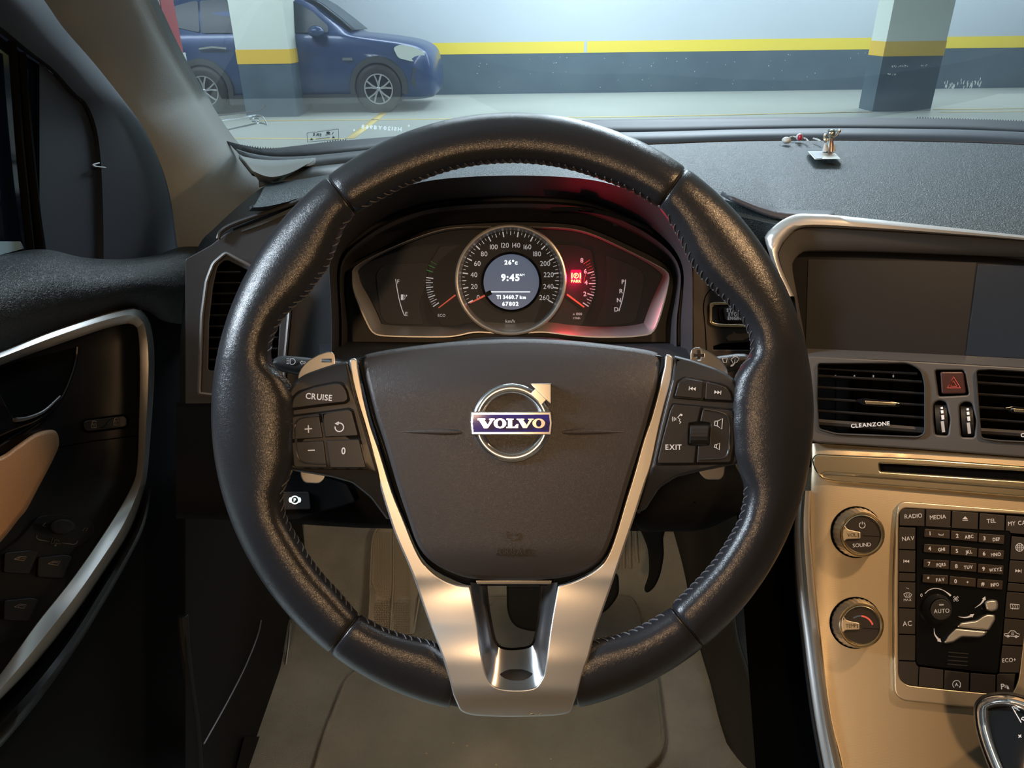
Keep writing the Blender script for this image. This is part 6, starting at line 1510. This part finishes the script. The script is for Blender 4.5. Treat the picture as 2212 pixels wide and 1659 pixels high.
# cladding, arches, wheels
def disc(cx, cz_, y, r, n=40): return [Vector((cx + r * math.cos(2 * pi * i / n), y, cz_ + r * math.sin(2 * pi * i / n))) for i in range(n)]
rw = .365
for wx in (443, 819):
    xc = X_(wx)
    mb = MB(); arcp = [(a, ) for a in range(-8, 189, 8)]
    rows = []
    for r0, yy in ((rw + .02, Cw - .93), (rw + .02, Cw - .985), (rw + .10, Cw - .985), (rw + .11, Cw - .95)):
        rows.append([Vector((xc + r0 * math.cos(math.radians(a)), yy, rw + .01 + r0 * math.sin(math.radians(a)))) for a in range(-12, 193, 6)])
    mb.grid(rows); mb.build('arch_cladding', M['clad'], suv)
    mb = MB(); d_ = disc(xc, rw + .02, Cw - .972, rw + .03); d2_ = disc(xc, rw + .02, Cw - .6, rw + .03); mb.grid([d_, d2_], cu=True); mb.add(d_, [tuple(range(40))]); mb.build('wheel_housing', M['void'], suv)
    for yy, s_ in ((Cw - .98, 1), (Cw + .98, -1)):
        mb = MB(); prof = [(rw * .62, 0), (rw * .66, -.02), (rw * .80, -.035), (rw * .95, -.02), (rw, .0), (rw, .17), (rw * .7, .2), (rw * .62, .12)]
        mb.grid([[Vector((xc + r0 * math.cos(2 * pi * i / 48), yy + s_ * (h0 + .0), rw + r0 * math.sin(2 * pi * i / 48))) for r0, h0 in prof] for i in range(48)], cu=True, cv=True)
        ty = mb.build('tyre', M['rubber'], suv)
        if s_ < 0: continue
        mb = MB(); r1 = rw * .64
        mb.grid([[Vector((xc + r0 * math.cos(2 * pi * i / 48), yy + h0, rw + r0 * math.sin(2 * pi * i / 48))) for r0, h0 in ((r1, .0), (r1, -.02), (r1 * .92, -.02), (r1 * .9, .02))] for i in range(48)], cu=True, cv=True)
        for i in range(5):
            a = 2 * pi * i / 5 + .3
            for da in (-.17, .17):
                p0 = Vector((xc + r1 * .12 * math.cos(a), yy - .005, rw + r1 * .12 * math.sin(a))); p1 = Vector((xc + r1 * .5 * math.cos(a + da * .9), yy - .01, rw + r1 * .5 * math.sin(a + da * .9))); p2 = Vector((xc + r1 * .94 * math.cos(a + da * 1.5), yy - .012, rw + r1 * .94 * math.sin(a + da * 1.5)))
                mb.tube([p0, p1, p2], .016, 6)
        mb.sphere((xc, yy - .01, rw), .04, n=12, sy=.5); mb.build('alloy_rim', M['rimm'], suv)
mb = MB(); mb.box((X_(632), Cw - .95, cz(212)), (X_(770) - X_(492)), .06, .14); mb.build('rocker_cladding', M['clad'], suv)
mb = MB(); mb.add([], []); 
hp_ = [(857,112),(872,106),(900,112),(922,124),(916,136),(895,140),(866,132)]
def nose(px, y, o=0):
    t = max(0, (px - 850) / 95); return Vector((X_(px), Cw - .955 + .36 * t * t + .0 - o, cz(y)))
P = [nose(x, y, .045) for x, y in rnd(hp_, 6)]; n_ = len(P)
mb = MB(); mb.add(P + [p + Vector((0, .08, 0)) for p in P], [tuple(range(n_))] + [(i, (i + 1) % n_, n_ + (i + 1) % n_, n_ + i) for i in range(n_)]); mb.build('headlight', M['lampg'], suv)
P = [nose(x, y, .06) for x, y in rnd([(896,150),(928,160),(932,190),(905,200),(890,180)], 5)]; n_ = len(P)
mb = MB(); mb.add(P + [p + Vector((0, .08, 0)) for p in P], [tuple(range(n_))] + [(i, (i + 1) % n_, n_ + (i + 1) % n_, n_ + i) for i in range(n_)]); mb.build('bumper_intake', M['clad'], suv)
for x0_, x1_, y0_ in ((448, 505, 108), (585, 640, 110)):
    mb = MB(); mb.tube([Vector((X_(x0_), Cw - .97, cz(y0_ + 2))), Vector((X_((x0_ + x1_) / 2), Cw - .99, cz(y0_ - 1))), Vector((X_(x1_), Cw - .97, cz(y0_ + 2)))], .018, 8); mb.build('door_handle', M['chrome'], suv)
mb = MB(); mb.box((X_(758), Cw - .975, cz(133)), .16, .02, .04); mb.build('side_marker', M['chrome'], suv)
mb = MB(); mb.tube([Vector((X_(395), Cw - .66, cz(9) )), Vector((X_(480), Cw - .67, cz(1))), Vector((X_(640), Cw - .67, cz(4)))], .02, 8); mb.build('roof_rail', M['clad'], suv)
mb = MB(); mb.sphere((X_(700), Cw - 1.02, cz(80)), .11, n=14, sx=1.2, sz=.8); mb.build('side_mirror', M['blue_p'], suv)
# garage light fixtures
M['tube'] = mat('lit_fluorescent_tube', (0.8, 0.9, 1), 0.5, emit=(.75, .9, 1), es=6)

# passenger end of the dashboard
mb = MB(); X0, X1 = .60, 1.21
prof = [(1.34, 1.215), (1.0, 1.232), (.80, 1.225), (.74, 1.205), (.72, 1.17), (.74, 1.05), (.80, .92), (.95, .85), (1.2, .85)]
mb.grid([[Vector((x, y + .05 * ((x - .4) / .8) ** 2 * (1 if y < 1.2 else 0), z)) for y, z in prof] for x in [X0 + (X1 - X0) * i / 10 for i in range(11)]]); mb.build('passenger_end', M['soft'], dash, angle=50)
for _k in ('garage_lamp', 'reading_lamp'): pass
